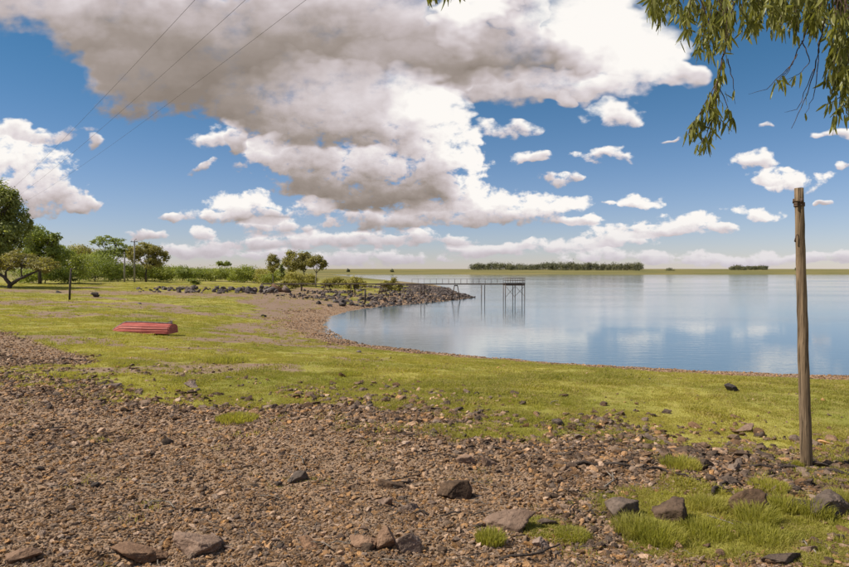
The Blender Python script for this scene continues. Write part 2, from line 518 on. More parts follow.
def wood_mat(name, c0, c1, sx=1.0):
    m, t = newmat(name)
    oc = objc(t)
    g = t.noise(t.v('MULTIPLY', oc, (14 * sx, 14 * sx, 1.1 * sx)), 1.0, 5, .6, .2)
    f = t.noise(t.v('MULTIPLY', oc, (60 * sx, 60 * sx, 4 * sx)), 1.0, 3, .6)
    c = t.mix(t.ss(g, .3, .7), c0, c1)
    c = t.mix(t.m('MULTIPLY', t.ss(f, .55, .7), .6), c, tuple(v * .35 for v in c0))
    st = t.noise(t.v('MULTIPLY', oc, (3 * sx, 3 * sx, .9 * sx)), 1.0, 5, .65)
    c = t.mix(t.m('MULTIPLY', t.ss(st, .5, .68), .55), c, tuple(v * .5 for v in c0))
    ck = t.ss(t.noise(t.v('MULTIPLY', oc, (38 * sx, 38 * sx, .8 * sx)), 1.0, 2, .5, .4), .60, .66)
    c = t.mix(t.m('MULTIPLY', ck, .8), c, tuple(v * .25 for v in c0))
    b = principled(t, c, .85, .2, bump(t, t.m('SUBTRACT', t.m('ADD', g, f), t.m('MULTIPLY', ck, 1.5)), .7, .014))
    finish(t, b.outputs[0])
    return m
m_pole = wood_mat('weathered_pole', (.13, .088, .052), (.29, .205, .125))
m_bark = wood_mat('bark', (.05, .04, .032), (.12, .095, .075))
m_post = wood_mat('grey_post', (.055, .045, .038), (.13, .105, .085))
m_palebark = wood_mat('pale_bark', (.17, .14, .11), (.32, .28, .23))
m_twig = wood_mat('twig', (.07, .045, .035), (.15, .10, .075), 3)
m_conc = wood_mat('concrete_pole', (.25, .22, .19), (.36, .33, .29))
m_stick = wood_mat('driftwood', (.045, .034, .028), (.12, .09, .07), 4)

def flat_mat(name, c, rough=.6, spec=.4, metal=0.0):
    m, t = newmat(name)
    a = t.noise(objc(t), 9, 4, .6)
    b = principled(t, t.mix(t.ss(a, .35, .7), tuple(v * .72 for v in c), c), rough, spec)
    b.inputs['Metallic'].default_value = metal
    finish(t, b.outputs[0])
    return m
m_steel = flat_mat('rusty_steel', (.12, .075, .05), .7, .4, .3)
m_wire = flat_mat('wire', (.06, .05, .05), .6)
m_white = flat_mat('white_wall', (.7, .68, .64), .8)
m_roof = flat_mat('tin_roof', (.4, .38, .37), .5)

def leaf_mat(name, c0, c1, trans=.42, rough=.55, scale=.35):
    m, t = newmat(name)
    rn, _ = t.attr('rnd')
    a = t.noise(posn(t), scale, 3, .6)
    f = t.m('ADD', t.m('MULTIPLY', rn, .65), t.m('MULTIPLY', t.ss(a, .3, .7), .45), clamp=True)
    c = t.mix(f, c0, c1)
    b = principled(t, c, rough, .35)
    tr = t.n('ShaderNodeBsdfTranslucent'); t.set(tr.inputs[0], t.mix(1.0, c, (1.25, 1.3, .6, 1), 'MULTIPLY'))
    mx = t.n('ShaderNodeMixShader'); mx.inputs[0].default_value = trans
    t.t.links.new(b.outputs[0], mx.inputs[1]); t.t.links.new(tr.outputs[0], mx.inputs[2])
    finish(t, mx.outputs[0])
    return m
m_leaf_dark = leaf_mat('leaf_dark', (.15, .175, .04), (.44, .45, .16))
m_leaf_mid = leaf_mat('leaf_mid', (.14, .18, .038), (.34, .37, .09))
m_leaf_olive = leaf_mat('leaf_olive', (.19, .17, .05), (.38, .33, .11))
m_leaf_bright = leaf_mat('leaf_bright', (.16, .19, .036), (.36, .37, .08))
m_leaf_yel = leaf_mat('leaf_yellow', (.25, .22, .055), (.46, .40, .12))
m_leaf_far = leaf_mat('leaf_far', (.075, .082, .042), (.19, .18, .085), .15, .7, .02)
m_euc = leaf_mat('eucalyptus_leaf', (.105, .115, .03), (.33, .32, .09), .42, .4, 3.0)
def grass_mat(name, c0, c1, c2, straw=.75):
    m, t = newmat(name)
    P_ = posn(t)
    a = t.ss(t.noise(P_, .22, 4, .6), .35, .65)
    b_ = t.ss(t.noise(P_, 1.7, 4, .6), .5, .75)
    rn = orand(t)
    c = t.mix(a, c0, c1)
    c = t.mix(t.m('MULTIPLY', t.m('ADD', b_, rn), .4), c, c2)
    c = t.mix(t.m('MULTIPLY', t.m('GREATER_THAN', t.m('FRACT', t.m('MULTIPLY', rn, 13.7)), .80), straw), c, (.46, .36, .17))
    bb = principled(t, c, .7, .2)
    tr = t.n('ShaderNodeBsdfTranslucent'); t.set(tr.inputs[0], t.mix(1.0, c, (1.2, 1.25, .6, 1), 'MULTIPLY'))
    mx = t.n('ShaderNodeMixShader'); mx.inputs[0].default_value = .5
    t.t.links.new(bb.outputs[0], mx.inputs[1]); t.t.links.new(tr.outputs[0], mx.inputs[2])
    finish(t, mx.outputs[0])
    return m
m_grass = grass_mat('grass_blade', (.27, .268, .05), (.41, .365, .078), (.48, .385, .14))
m_tall = grass_mat('tall_grass', (.27, .268, .045), (.41, .37, .075), (.48, .41, .15), .0)

# ------------------------------------------------------------------ the ground sheet
def ground():
    ang = np.concatenate([np.linspace(-180, -50, 50, endpoint=False), np.linspace(-50, 50, 520, endpoint=False), np.linspace(50, 180, 50, endpoint=False)])
    ang = np.radians(ang)
    rad = np.concatenate([[0.0], np.geomspace(.6, 6.5, 24, endpoint=False), np.geomspace(6.5, 140, 460, endpoint=False),
                          np.geomspace(140, 1100, 110, endpoint=False), np.geomspace(1100, 2200, 70, endpoint=False), np.geomspace(2200, 9500, 20)])
    nA, nR = len(ang), len(rad)
    AA, RR = np.meshgrid(ang, rad)
    Xg, Yg = RR * np.sin(AA), RR * np.cos(AA)
    Zg, gr, mu, sd = ground_z(Xg, Yg, True, True)
    V = np.stack([Xg, Yg, Zg], -1).reshape(-1, 3)
    i = np.arange(nR - 1)[:, None]; j = np.arange(nA)[None, :]
    j2 = (j + 1) % nA
    Q = np.stack([i * nA + j, i * nA + j2, (i + 1) * nA + j2, (i + 1) * nA + j], -1)[1:].reshape(-1, 4)
    Tq = np.stack([np.zeros(nA, int), nA + (np.arange(nA) + 1) % nA, nA + np.arange(nA)], -1)
    me = mesh_np('ground', V, [Q[:, ::-1], Tq[:, ::-1]], m_ground, True,
                 {'gravel': gr.ravel(), 'mud': mu.ravel(), 'farland': sstep(np.hypot(Xg, Yg), 150, 320).ravel()})
    o = ob('ground', me)
    me.flip_normals() if me.polygons[5000].normal.z < 0 else None
    tag(o, 'grassy lake shore with gravel and bare earth', None, None, 'structure')
ground()
bm = bmesh.new()
bmesh.ops.create_grid(bm, x_segments=1, y_segments=1, size=9000)
o = bm_ob('lake_water', bm, m_water)
o['kind'] = 'structure'; o['label'] = 'calm lake water reflecting the clouds'
#@@OBJ
# ------------------------------------------------------------------ scatter of uncountable stuff
HID = bpy.data.collections.new('scatter_sources')        # never linked to the scene
def scatter(name, P, rot, scl, idx, meshes, label):
    me = bpy.data.meshes.new(name)
    me.vertices.add(len(P)); me.vertices.foreach_set('co', np.asarray(P, np.float32).ravel())
    for k, v in (('rot', rot), ('scl', scl)):
        a = me.attributes.new(k, 'FLOAT_VECTOR', 'POINT'); a.data.foreach_set('vector', np.asarray(v, np.float32).ravel())
    a = me.attributes.new('pick', 'INT', 'POINT'); a.data.foreach_set('value', np.asarray(idx, np.int32))
    o = ob(name, me)
    o['kind'] = 'stuff'; o['label'] = label
    ng = bpy.data.node_groups.new(name + '_nodes', 'GeometryNodeTree')
    ng.interface.new_socket('Geometry', in_out='INPUT', socket_type='NodeSocketGeometry')
    ng.interface.new_socket('Geometry', in_out='OUTPUT', socket_type='NodeSocketGeometry')
    N_, L_ = ng.nodes, ng.links
    gi, go = N_.new('NodeGroupInput'), N_.new('NodeGroupOutput')
    jn = N_.new('GeometryNodeJoinGeometry')
    for m_ in reversed(meshes):
        so = bpy.data.objects.new(m_.name + '_source', m_); HID.objects.link(so)
        oi = N_.new('GeometryNodeObjectInfo'); oi.inputs['Object'].default_value = so
        oi.inputs['As Instance'].default_value = False
        g2 = N_.new('GeometryNodeGeometryToInstance'); L_.new(oi.outputs['Geometry'], g2.inputs[0])
        L_.new(g2.outputs[0], jn.inputs[0])
    ip = N_.new('GeometryNodeInstanceOnPoints')
    ip.inputs['Pick Instance'].default_value = True
    L_.new(gi.outputs[0], ip.inputs['Points']); L_.new(jn.outputs[0], ip.inputs['Instance'])
    for nm, typ, sock in (('pick', 'INT', 'Instance Index'), ('rot', 'FLOAT_VECTOR', 'Rotation'), ('scl', 'FLOAT_VECTOR', 'Scale')):
        na = N_.new('GeometryNodeInputNamedAttribute'); na.data_type = typ; na.inputs[0].default_value = nm
        L_.new([x for x in na.outputs if x.enabled][0], ip.inputs[sock])
    L_.new(ip.outputs[0], go.inputs[0])
    md_ = o.modifiers.new('scatter', 'NODES'); md_.node_group = ng
    return o

# ------------------------------------------------------------------ stones
_ico = {}
def ico(sub):
    if sub not in _ico:
        b = bmesh.new(); bmesh.ops.create_icosphere(b, subdivisions=sub, radius=1.0)
        b.verts.ensure_lookup_table()
        _ico[sub] = (np.array([v.co[:] for v in b.verts]), np.array([[v.index for v in f.verts] for f in b.faces]))
        b.free()
    return _ico[sub]
from mathutils import noise as mn
def stone_shape(seed, sub=4, planes=13, sharp=14.0, rough=.05, lo=.62):
    rg = np.random.default_rng(seed)
    D, Fc = ico(sub)
    nrm = rg.normal(size=(planes, 3)); nrm /= np.linalg.norm(nrm, axis=1)[:, None]
    d = rg.uniform(lo, 1.0, planes)
    c = D @ nrm.T
    inv = np.where(c > .02, c / d, 0.0)                      # 1/r per plane
    r = 1.0 / np.maximum((inv ** sharp).sum(1) ** (1 / sharp), .45)
    if rough:
        o = rg.uniform(0, 50, 3)
        nz = np.array([mn.fractal(Vector(p * 1.7 + o), .9, 2.1, 4) + .4 * mn.fractal(Vector(p * 7 + o), 1.0, 2.0, 3) for p in D])
        r = r * (1 + rough * nz)
    return D * r[:, None], Fc
def norm_box(V):
    lo, hi = V.min(0), V.max(0)
    return (V - (lo + hi) / 2) / (hi - lo)
def rock(label, px, py, w_px, h_px, seed, mat, depth=.8, tilt=(0, 0), name='rock', sub=5, sink=.5, sharp=30.0, planes=13, rz=0, group=None, cat='rock', lo=.62):
    p = gp(px, py)
    k = p.y / F
    V, Fc = stone_shape(seed, sub, planes, sharp * 2.5, .12, lo)
    V = V @ np.array(Euler((R(tilt[0]), R(tilt[1]), R(rz))).to_matrix()).T
    V = norm_box(V)
    w_, h_ = w_px * k, h_px * k * .86
    V = V * np.array([w_, w_ * depth, h_ * (1 + sink)])
    V[:, 2] += h_ * (1 + sink) / 2 - h_ * sink
    me = mesh_np(name, V, Fc, mat, True)
    o = ob(name, me, None, (p.x, p.y + w_ * depth * .35, gz(p.x, p.y + w_ * depth * .35)))
    return tag(o, label, cat, group)

ROCKS = [
 ('dark blocky rock with a pale flat top in the middle of the gravel', 455, 500, 37, 21, 21, m_rock, .7, 26, 9),
 ('long dark flat rock lying just left of the blocky rock', 391, 490, 30, 10, 5, m_rock, .5, 20, 10),
 ('small triangular brown rock below the long flat rock', 384, 508, 17, 11, 8, m_rock_tan, .7, 20, 8),
 ('pale grey triangular slab flat on the gravel below the long flat rock', 408, 514, 22, 11, 31, m_rock_tan, .8, 20, 8),
 ('rounded tan stone, left of the pair at the edge of the grass', 466, 465, 20, 10, 40, m_rock_tan, .8, 6, 14),
 ('rounded tan stone, right of the pair at the edge of the grass', 490, 468, 17, 11, 42, m_rock_tan, .8, 6, 14),
 ('broad grey slab tilted to the right at the rim of the gravel', 511, 534, 56, 21, 44, m_rock_tan, .75, 24, 9),
 ('small dark rock touching the right end of the tilted grey slab', 549, 528, 22, 9, 45, m_rock, .6, 18, 9),
 ('low pale rock below the tilted grey slab in thin grass', 543, 550, 20, 12, 46, m_rock_tan, .7, 18, 9),
 ('split brown rock with a broken slab leaning on it at the bottom of the gravel', 389, 553, 26, 24, 47, m_rock_tan, .8, 22, 9),
 ('pale slab leaning against the split brown rock', 408, 556, 28, 20, 48, m_rock_tan, .6, 24, 8),
 ('low tan rock left of the split brown rock', 364, 552, 32, 14, 49, m_rock_tan, .7, 16, 10),
 ('flat tan rock near the bottom edge, left of the low tan rock', 308, 553, 24, 13, 50, m_rock_tan, .8, 16, 10),
 ('wide brown rock half sunk in the gravel near the bottom left', 190, 559, 50, 20, 51, m_rock_tan, .7, 16, 9),
 ('small tan rock standing behind the wide brown sunken rock', 213, 549, 17, 12, 52, m_rock_tan, .8, 16, 10),
 ('broad pale flat rock at the very bottom edge, left part', 130, 566, 62, 14, 53, m_rock_tan, .8, 16, 9),
 ('pale rock in the bottom left corner', 14, 566, 36, 12, 54, m_rock_tan, .8, 16, 9),
 ('dark rock with a sloping back at the left rim of the foreground grass', 626, 521, 34, 18, 55, m_rock, .8, 22, 9),
 ('dark craggy rock between two tufts of foreground grass', 677, 526, 36, 24, 56, m_rock, .8, 22, 10),
 ('largest dark wedge shaped rock in the foreground grass', 755, 517, 40, 28, 57, m_rock, .8, 26, 8),
 ('low dark rock peeping out of grass right of the wedge shaped rock', 806, 516, 28, 13, 58, m_rock, .7, 20, 9),
 ('long dark sloping slab at the right edge in the grass', 836, 520, 52, 26, 59, m_rock, .8, 20, 8),
 ('dark flat rock at the bottom edge, right part', 790, 566, 48, 13, 60, m_rock, .6, 20, 9),
 ('pale bent stone above the dark bottom rock', 815, 556, 22, 9, 61, m_rock_tan, .6, 14, 10),
 ('grey flat rock alone on the bright grass left of the wooden pole', 747, 433, 24, 9, 62, m_rock_tan, .6, 20, 9),
 ('dark stone at the grassy edge of the water', 734, 392, 17, 9, 63, m_bould, .7, 20, 9),
 ('dark flat rock behind the grass tuft left of the wooden pole', 686, 455, 32, 9, 64, m_rock, .7, 20, 9),
 ('small dark pointed rock right of the grass tuft', 711, 470, 15, 11, 65, m_rock, .8, 22, 8),
 ('flat dark rock half way between grass tuft and wooden pole', 748, 460, 22, 8, 66, m_rock, .7, 20, 9),
 ('grey flat rock beside the forked dead branch', 731, 485, 20, 8, 67, m_rock, .7, 20, 9),
 ('flat dark rock right of the pole in the gravel strip', 811, 488, 18, 8, 68, m_rock, .7, 20, 9),
 ('pale stone lying at the foot of the wooden pole', 814, 470, 14, 5, 69, m_rock_tan, .7, 20, 9),
 ('small dark rock in open gravel left of the long flat rock', 297, 484, 20, 11, 70, m_rock, .8, 20, 9),
 ('brown stone in the grass near the long strip of gravel', 190, 388, 15, 7, 71, m_rock_tan, .8, 14, 9),
 ('dark stone a little behind the brown stone in the grass', 182, 378, 9, 5, 72, m_rock, .8, 14, 9),
 ('flat reddish stone on the grass left of the brown stone', 109, 388, 19, 4, 73, m_rock_tan, .6, 14, 9),
 ('small dark stone on the meadow behind the red boat', 139, 304, 5, 2, 74, m_bould, .8, 14, 9),
 ('small dark stone in front of the fence post on the meadow', 58, 293, 6, 3, 75, m_bould, .8, 14, 9),
 ('small dark stone near the right end of the stone bank', 263, 317, 6, 3, 76, m_bould, .8, 14, 9),
 ('dark stone on bare earth in front of the bay', 359, 353, 6, 3, 77, m_bould, .8, 14, 9),
]
for (lab, px, py, w_, h_, sd0, mt, dep, shp, npl) in ROCKS:
    rock(lab, px, py, w_, h_, sd0 * 7 + 1, mt, dep, (random.uniform(-15, 15), random.uniform(-15, 15)), sharp=shp, planes=npl, rz=random.uniform(0, 360))

# shared shapes for the smaller stones
def small_meshes(name, n, sub, mat, seed, flat_=.7):
    out = []
    for i in range(n):
        V, Fc = stone_shape(seed + i, sub, 10, 16.0, .0 if sub < 2 else .05, .55)
        V = norm_box(V) * np.array([1.0, random.uniform(.6, .95), random.uniform(.4, flat_)])
        out.append(mesh_np(name, V, Fc, mat, sub > 2))
    return out
peb = small_meshes('gravel_shape', 8, 2, m_peb, 900, .6) + small_meshes('gravel_shape', 6, 2, m_peb_dark, 940, .7)
med = small_meshes('loose_stone', 10, 3, m_rock_tan, 700) + small_meshes('loose_stone', 8, 3, m_rock, 760)
bld = small_meshes('boulder', 12, 2, m_bould, 820, .95)

def polar(n, r0, r1, a=40, p=1.0, seed=1):
    rg = np.random.default_rng(seed)
    r = np.exp(rg.uniform(math.log(r0), math.log(r1), n))
    th = np.radians(rg.uniform(-a, a, n))
    return r * np.sin(th), r * np.cos(th), rg

# gravel of the near shore and the beaches
x, y, rg = polar(520000, 6.0, 112, 40, seed=5)
z, gr, mu, sd = ground_z(x, y, True, True)
r = np.hypot(x, y)
gf_ = poly_sd(x, y, G_FRONT)
gr_ = poly_sd(x, y, GRASS_R)
keep = (rg.random(len(x)) < np.clip(gr * 1.1 - .1, 0, 1) + .004 * (sd > 3) + .04 * mu + .26 * sstep(gf_, -4.5, .5) * (gr_ < -.3) * sstep(fbm(x, y, 1.2, 2), -.15, .25)) & (sd > .1) & (r < 112)
x, y, z, r, gr = x[keep], y[keep], z[keep], r[keep], gr[keep]
s_ = np.clip(np.exp(rg.normal(math.log(.040), .55, len(x))), .015, .20) * np.clip((r / 13) ** .55, .9, 2.6)
s_ = np.where(gr < .3, s_ * 1.45, s_)
s_ = np.minimum(s_, np.where(r > 22, .15, .24))
rot = np.stack([rg.uniform(-.5, .5, len(x)), rg.uniform(-.5, .5, len(x)), rg.uniform(0, 6.28, len(x))], -1)
scl = np.stack([s_, s_, s_ * rg.uniform(.7, 1.2, len(x))], -1)
edge = sstep(gf_[keep], 3.0, .3) * .7 * (gf_[keep] > -5) + sstep(x, 2, 6) * .3 * (y < 17) + .5 * sstep(fbm(x, y, 2.6, 3), .15, .4)
s_ = s_ * (.78 + .55 * np.clip(edge, 0, 1)); scl = scl * (.78 + .55 * np.clip(edge, 0, 1))[:, None]
pick = np.where(rg.random(len(x)) < np.clip(.07 + .65 * edge, 0, .8), rg.integers(8, 14, len(x)), rg.integers(0, 8, len(x)))
scatter('gravel', np.stack([x, y, z + s_ * .12], -1), rot, scl, pick, peb, 'brown gravel covering the near shore and the beach')

# loose stones one can pick out, largest first
x, y, rg = polar(4000, 7.2, 20, 33, seed=8)
z, gr, mu, sd = ground_z(x, y, True, True)
LAND = [('in gravel around the blocky rock', 455, 490), ('in gravel around the long flat rock', 380, 490), ('around the tilted grey slab', 515, 525), ('near the wide brown sunken rock', 190, 550),
        ('around the wedge shaped rock', 755, 510), ('around the foot of the wooden pole', 809, 465), ('around the pale grass cushion', 233, 420), ('near the pair of tan stones', 480, 462),
        ('in the left foreground gravel', 60, 450), ('in the gravel beside the long thin branch', 630, 460), ('around the split brown rock', 390, 550), ('in the open middle gravel', 290, 480),
        ('on the bright meadow left of the pole', 700, 415), ('at the bottom left corner', 30, 545), ('around the craggy foreground rock', 660, 525), ('in the gravel of the upper left', 100, 400), ('at the bottom right', 800, 555)]
ok = np.where((rg.random(len(x)) < np.clip(gr, .04, 1)))[0][:190]
for i in ok:
    s_ = min(.30, .075 * math.exp(rg.normal(.1, .42)) * (y[i] / 10) ** .5)
    me = med[int(rg.integers(0, len(med)))]
    o = ob('loose_stone', me, None, (x[i], y[i], z[i] + s_ * .14), (rg.uniform(-.35, .35), rg.uniform(-.35, .35), rg.uniform(0, 6.28)))
    o.scale = (s_, s_, s_)
    u_, v_ = CX + F * x[i] / y[i], HZ + F * (CAMZ - z[i]) / y[i]
    near = min(LAND, key=lambda q_: (q_[1] - u_) ** 2 + (q_[2] - v_) ** 2)[0]
    tone = 'tan' if me.materials[0] == m_rock_tan else 'dark'
    tag(o, f'{tone} fist sized loose stone lying {near}', 'stone', f'{tone} loose stones {near}')

# the low bank of boulders on the left and the stony point under the walkway
rg = np.random.default_rng(21)
for i in range(150):
    px = 134 + 143 * rg.random() ** .85; tpos = (px - 140) / 137
    hgt = rg.random()
    py = 294.6 - 2.2 * (1 - tpos) - hgt * 4.5
    p = gp(px, py)
    s_ = rg.uniform(.4, .95) * (.75 + .4 * tpos)
    o = ob('boulder', bld[int(rg.integers(0, 12))], None, (p.x, p.y, p.z + s_ * .15 + (.38 * tpos if rg.random() < .45 else 0)), tuple(rg.uniform(-.5, .5, 2)) + (rg.uniform(0, 6.28),))
    o.scale = (s_, s_, s_ * rg.uniform(.75, 1.1))
    prt = ('thin left end', 'left half', 'right half', 'thick right end')[min(3, int(tpos * 4))]
    tag(o, f'dark boulder in the {prt} of the low stone bank behind the meadow', 'boulder', f'boulders in the {prt} of the stone bank')
cnt = 0
while cnt < 60:
    px, py = rg.uniform(318, 474), rg.uniform(284, 307)
    p = gp(px, py)
    if p.z < .02 or p.y > 128: continue
    s_ = rg.uniform(.45, 1.0)
    o = ob('boulder', bld[int(rg.integers(0, 12))], None, (p.x, p.y, p.z + s_ * .16), tuple(rg.uniform(-.4, .4, 2)) + (rg.uniform(0, 6.28),))
    o.scale = (s_, s_, s_ * .8)
    prt = 'near the landward end of' if px < 360 else ('under the middle of' if px < 420 else 'towards the lake end of')
    tag(o, f'dark boulder on the stony point {prt} the walkway', 'boulder', f'boulders {prt} the walkway')
    cnt += 1
x = rg.uniform(-24, 12, 16000); y = rg.uniform(84, 190, 16000)
z, gr, mu, sd = ground_z(x, y, True, True)
keep = (sd > -.6) & (rg.random(16000) < np.clip(gr, 0, 1))
x, y, z = x[keep], y[keep], z[keep]
s_ = np.clip(np.exp(rg.normal(math.log(.26), .45, len(x))), .1, .7)
scatter('shore_rubble', np.stack([x, y, z + s_ * .15], -1), rg.uniform(-.6, 6, (len(x), 3)) * [.15, .15, 1], np.stack([s_, s_, s_ * .8], -1), rg.integers(0, 12, len(x)), bld, 'brown stone rubble covering the stony point')

# ------------------------------------------------------------------ grass
def tuft_mesh(name, n, rad, h0, h1, wid, lean, mat, seed, seg=2):
    rg = np.random.default_rng(seed)
    V, Q, T = [], [], []
    for i in range(n):
        a, rr = rg.uniform(0, 6.283), rad * math.sqrt(rg.random())
        bx_, by_ = rr * math.cos(a), rr * math.sin(a)
        h = rg.uniform(h0, h1) * (1 - .4 * rr / rad)
        d = rg.uniform(0, 6.283); le = lean * rg.uniform(.2, 1.0)
        out = np.array([math.cos(a), math.sin(a)]) * .6 + np.array([math.cos(d), math.sin(d)]) * .6
        f = rg.uniform(0, 3.14); sx_, sy_ = math.cos(f) * wid / 2, math.sin(f) * wid / 2
        o = len(V)
        for k in range(seg):
            u = k / seg
            cx_, cy_ = bx_ + out[0] * le * h * u * u, by_ + out[1] * le * h * u * u
            wk = 1 - .35 * u
            V += [(cx_ - sx_ * wk, cy_ - sy_ * wk, h * u - (.02 if k == 0 else 0)), (cx_ + sx_ * wk, cy_ + sy_ * wk, h * u - (.02 if k == 0 else 0))]
            if k: Q.append((o + 2 * k - 2, o + 2 * k - 1, o + 2 * k + 1, o + 2 * k))
        V.append((bx_ + out[0] * le * h, by_ + out[1] * le * h, h * (1 - .25 * le)))
        T.append((o + 2 * seg - 2, o + 2 * seg - 1, len(V) - 1))
    return mesh_np(name, V, [np.array(Q).reshape(-1, 4), np.array(T)], mat)
lawn = [tuft_mesh('lawn_shape', 24, .14, .02, .062, .009, 1.5, m_grass, 40 + i) for i in range(5)]
x, y, rg = polar(210000, 7.0, 150, 37, seed=9)
z, gr, mu, sd = ground_z(x, y, True, True)
r = np.hypot(x, y)
dens = (1 - sstep(gr, .3, .95)) * (1 - .85 * sstep(mu, .2, .6)) + .05 * gr * (r < 20) * sstep(fbm(x, y, 1.3, 2), .05, .3)
dens = dens * (.25 + .75 * sstep(fbm(x + 9, y, .8, 2), -.25, .25)) * (.3 + .7 * sstep(fbm(x * .6 + 9, y + 4, 3.4, 3), -.5, .15))
keep = (rg.random(len(x)) < dens) & (sd > 1.2)
x, y, z, r = x[keep], y[keep], z[keep], r[keep]
s_ = np.clip((r / 13) ** .62, .8, 3.4) * rg.uniform(.7, 1.35, len(x))
s_ *= 1 + .9 * sstep(fbm(x * 1.0, y + 40, 1.4, 2), .12, .4) * (r < 25)
rot = np.stack([np.zeros(len(x)), np.zeros(len(x)), rg.uniform(0, 6.28, len(x))], -1)
scatter('grass', np.stack([x, y, z], -1), rot, np.stack([s_, s_, s_ * np.where(r > 30, .75, 1.0)], -1), rg.integers(0, 5, len(x)), lawn, 'short yellow green grass of the shore meadow')

weed = [tuft_mesh('weed_shape', 40, .16, .05, .17, .012, 1.0, m_tall, 60 + i, 3) for i in range(4)]
x, y, rg = polar(14000, 8.0, 75, 37, seed=19)
z, gr, mu, sd = ground_z(x, y, True, True)
r = np.hypot(x, y)
keep = (rg.random(len(x)) < (1 - sstep(gr, .5, 1)) * .8 * np.maximum(sstep(fbm(x, y + 50, 3.0, 3), 0.0, .4), sstep(poly_sd(x, y, GRASS_R), -.4, .3))) & (sd > 3)
x, y, z, r = x[keep], y[keep], z[keep], r[keep]
s_ = np.clip((r / 14) ** .4, .7, 1.7) * rg.uniform(.4, 1.1, len(x))
scatter('meadow_weeds', np.stack([x, y, z], -1), np.stack([0 * x, 0 * x, rg.uniform(0, 6.28, len(x))], -1), np.stack([s_, s_, s_ * rg.uniform(.6, 1.1, len(x))], -1), rg.integers(0, 4, len(x)), weed, 'taller weeds dotted about the shore meadow')
def twig_mesh(seed):
    rr_ = random.Random(seed)
    P3 = [Vector((u - .5, .12 * math.sin(u * 4 + seed) + rr_.uniform(-.05, .05), .02 + .05 * math.sin(u * 3))) for u in np.linspace(0, 1, 7)]
    V, Q, T3 = tube(P3, [.022 - .014 * u for u in np.linspace(0, 1, 7)], 5, .3, True, rr_)
    L2 = [(V, Q, T3), tube([P3[3], P3[3] + Vector((.16, .14, .04)), P3[3] + Vector((.3, .2, .03))], [.013, .009, .004], 5, 0, True, rr_)]
    V, Fs = join_tubes(L2)
    return mesh_np('twig_shape', V, Fs, m_palebark if seed % 2 else m_stick, True)
tw_ = [twig_mesh(i) for i in range(6)]
x, y, rg = polar(1500, 7.0, 17, 36, seed=29)
z, gr, mu, sd = ground_z(x, y, True, True)
keep = rg.random(len(x)) < np.clip(gr, .08, 1) * .5
x, y, z = x[keep], y[keep], z[keep]
s_ = np.exp(rg.normal(math.log(.17), .5, len(x)))
scatter('twig_litter', np.stack([x, y, z + .025], -1), np.stack([rg.uniform(-.12, .12, len(x)), rg.uniform(-.12, .12, len(x)), rg.uniform(0, 6.28, len(x))], -1), np.stack([s_, s_, s_], -1), rg.integers(0, 6, len(x)), tw_, 'small dry twigs littering the foreground gravel')
TUFTS = [('bushy green grass tuft in front of the dark flat rock', 686, 472, 40, 17, 1), ('leafy grass tuft around the foot of the sloping back rock', 640, 541, 46, 26, 2),
 ('bright grass tuft at the foot of the craggy rock', 665, 548, 50, 26, 3), ('tall grass tuft against the front of the wedge shaped rock', 764, 526, 44, 24, 4),
 ('tall grass tuft right of the wedge shaped rock', 790, 515, 34, 22, 5), ('grass tuft hiding part of the long sloping slab', 822, 521, 34, 22, 6),
 ('loose grass tuft above the wedge shaped rock', 775, 494, 40, 12, 7), ('thin grass tuft in gravel below the tilted grey slab', 492, 549, 30, 20, 8),
 ('dark upright tussock of grass in the middle of the meadow', 222, 364, 46, 9, 9), ('small flat tussock right of the upright tussock', 348, 376, 26, 5, 10),
 ('pale grass cushion surrounded by gravel', 233, 424, 42, 9, 11), ('grass tuft just below the forked dead branch', 712, 512, 40, 16, 12),
 ('low grass tuft left of the sloping back rock', 575, 545, 36, 10, 13), ('grass tuft at the right edge beside the sloping slab', 846, 505, 30, 16, 14),
 ('small grass tuft growing at the foot of the wooden pole', 801, 469, 10, 9, 15), ('low grass tuft in front of the craggy rock', 712, 540, 60, 16, 16),
 ('low grass tuft below the wedge shaped rock', 770, 545, 60, 14, 17)]
for lab, px, py, w_, h_, sd0 in TUFTS:
    p = gp(px, py)
    k = p.y / F
    rad = w_ * k / 2
    me = tuft_mesh('blades', int(min(900, 260 + 2200 * rad)), rad, h_ * k * .45, h_ * k * 1.1, .010 * max(1, p.y / 11), .75, m_tall, 300 + sd0, 3)
    o = ob('grass_tuft', me, None, (p.x, p.y + rad * .5, gz(p.x, p.y + rad * .5)))
    o.data.name = 'grass_tuft'
    tag(o, lab, 'grass tuft')

# ------------------------------------------------------------------ dead branches on the ground
def branch_thing(label, paths, mat=m_stick, name='dead_branch'):
    """paths: list of (pixel list, radius0, radius1); the first is the stem, the others forks"""
    root = None
    for j, (pp, r0, r1) in enumerate(paths):
        pts = []
        for i in range(len(pp) - 1):
            for u in np.linspace(0, 1, 6, endpoint=False):
                pts.append((pp[i][0] * (1 - u) + pp[i + 1][0] * u, pp[i][1] * (1 - u) + pp[i + 1][1] * u))
        pts.append(pp[-1])
        P3 = []
        for i, (a, b_) in enumerate(pts):
            g = gp(a, b_)
            P3.append(g + Vector((random.uniform(-.012, .012), random.uniform(-.03, .03), r0 * 1.4 + .03 * math.sin(i * .9))))
        rr = [r0 + (r1 - r0) * i / (len(P3) - 1) for i in range(len(P3))]
        if root is None:
            root = tube_ob(name, P3, rr, mat, None, 7, .35)
            tag(root, label, 'branch')
        else:
            tube_ob('fork', P3, rr, mat, root, 6, .35)
branch_thing('long thin dead branch winding from gravel towards the grass tuft', [([(575, 468), (605, 467), (640, 471), (668, 474), (690, 481), (702, 486)], .028, .012), ([(640, 471), (655, 466), (668, 466)], .014, .006)])
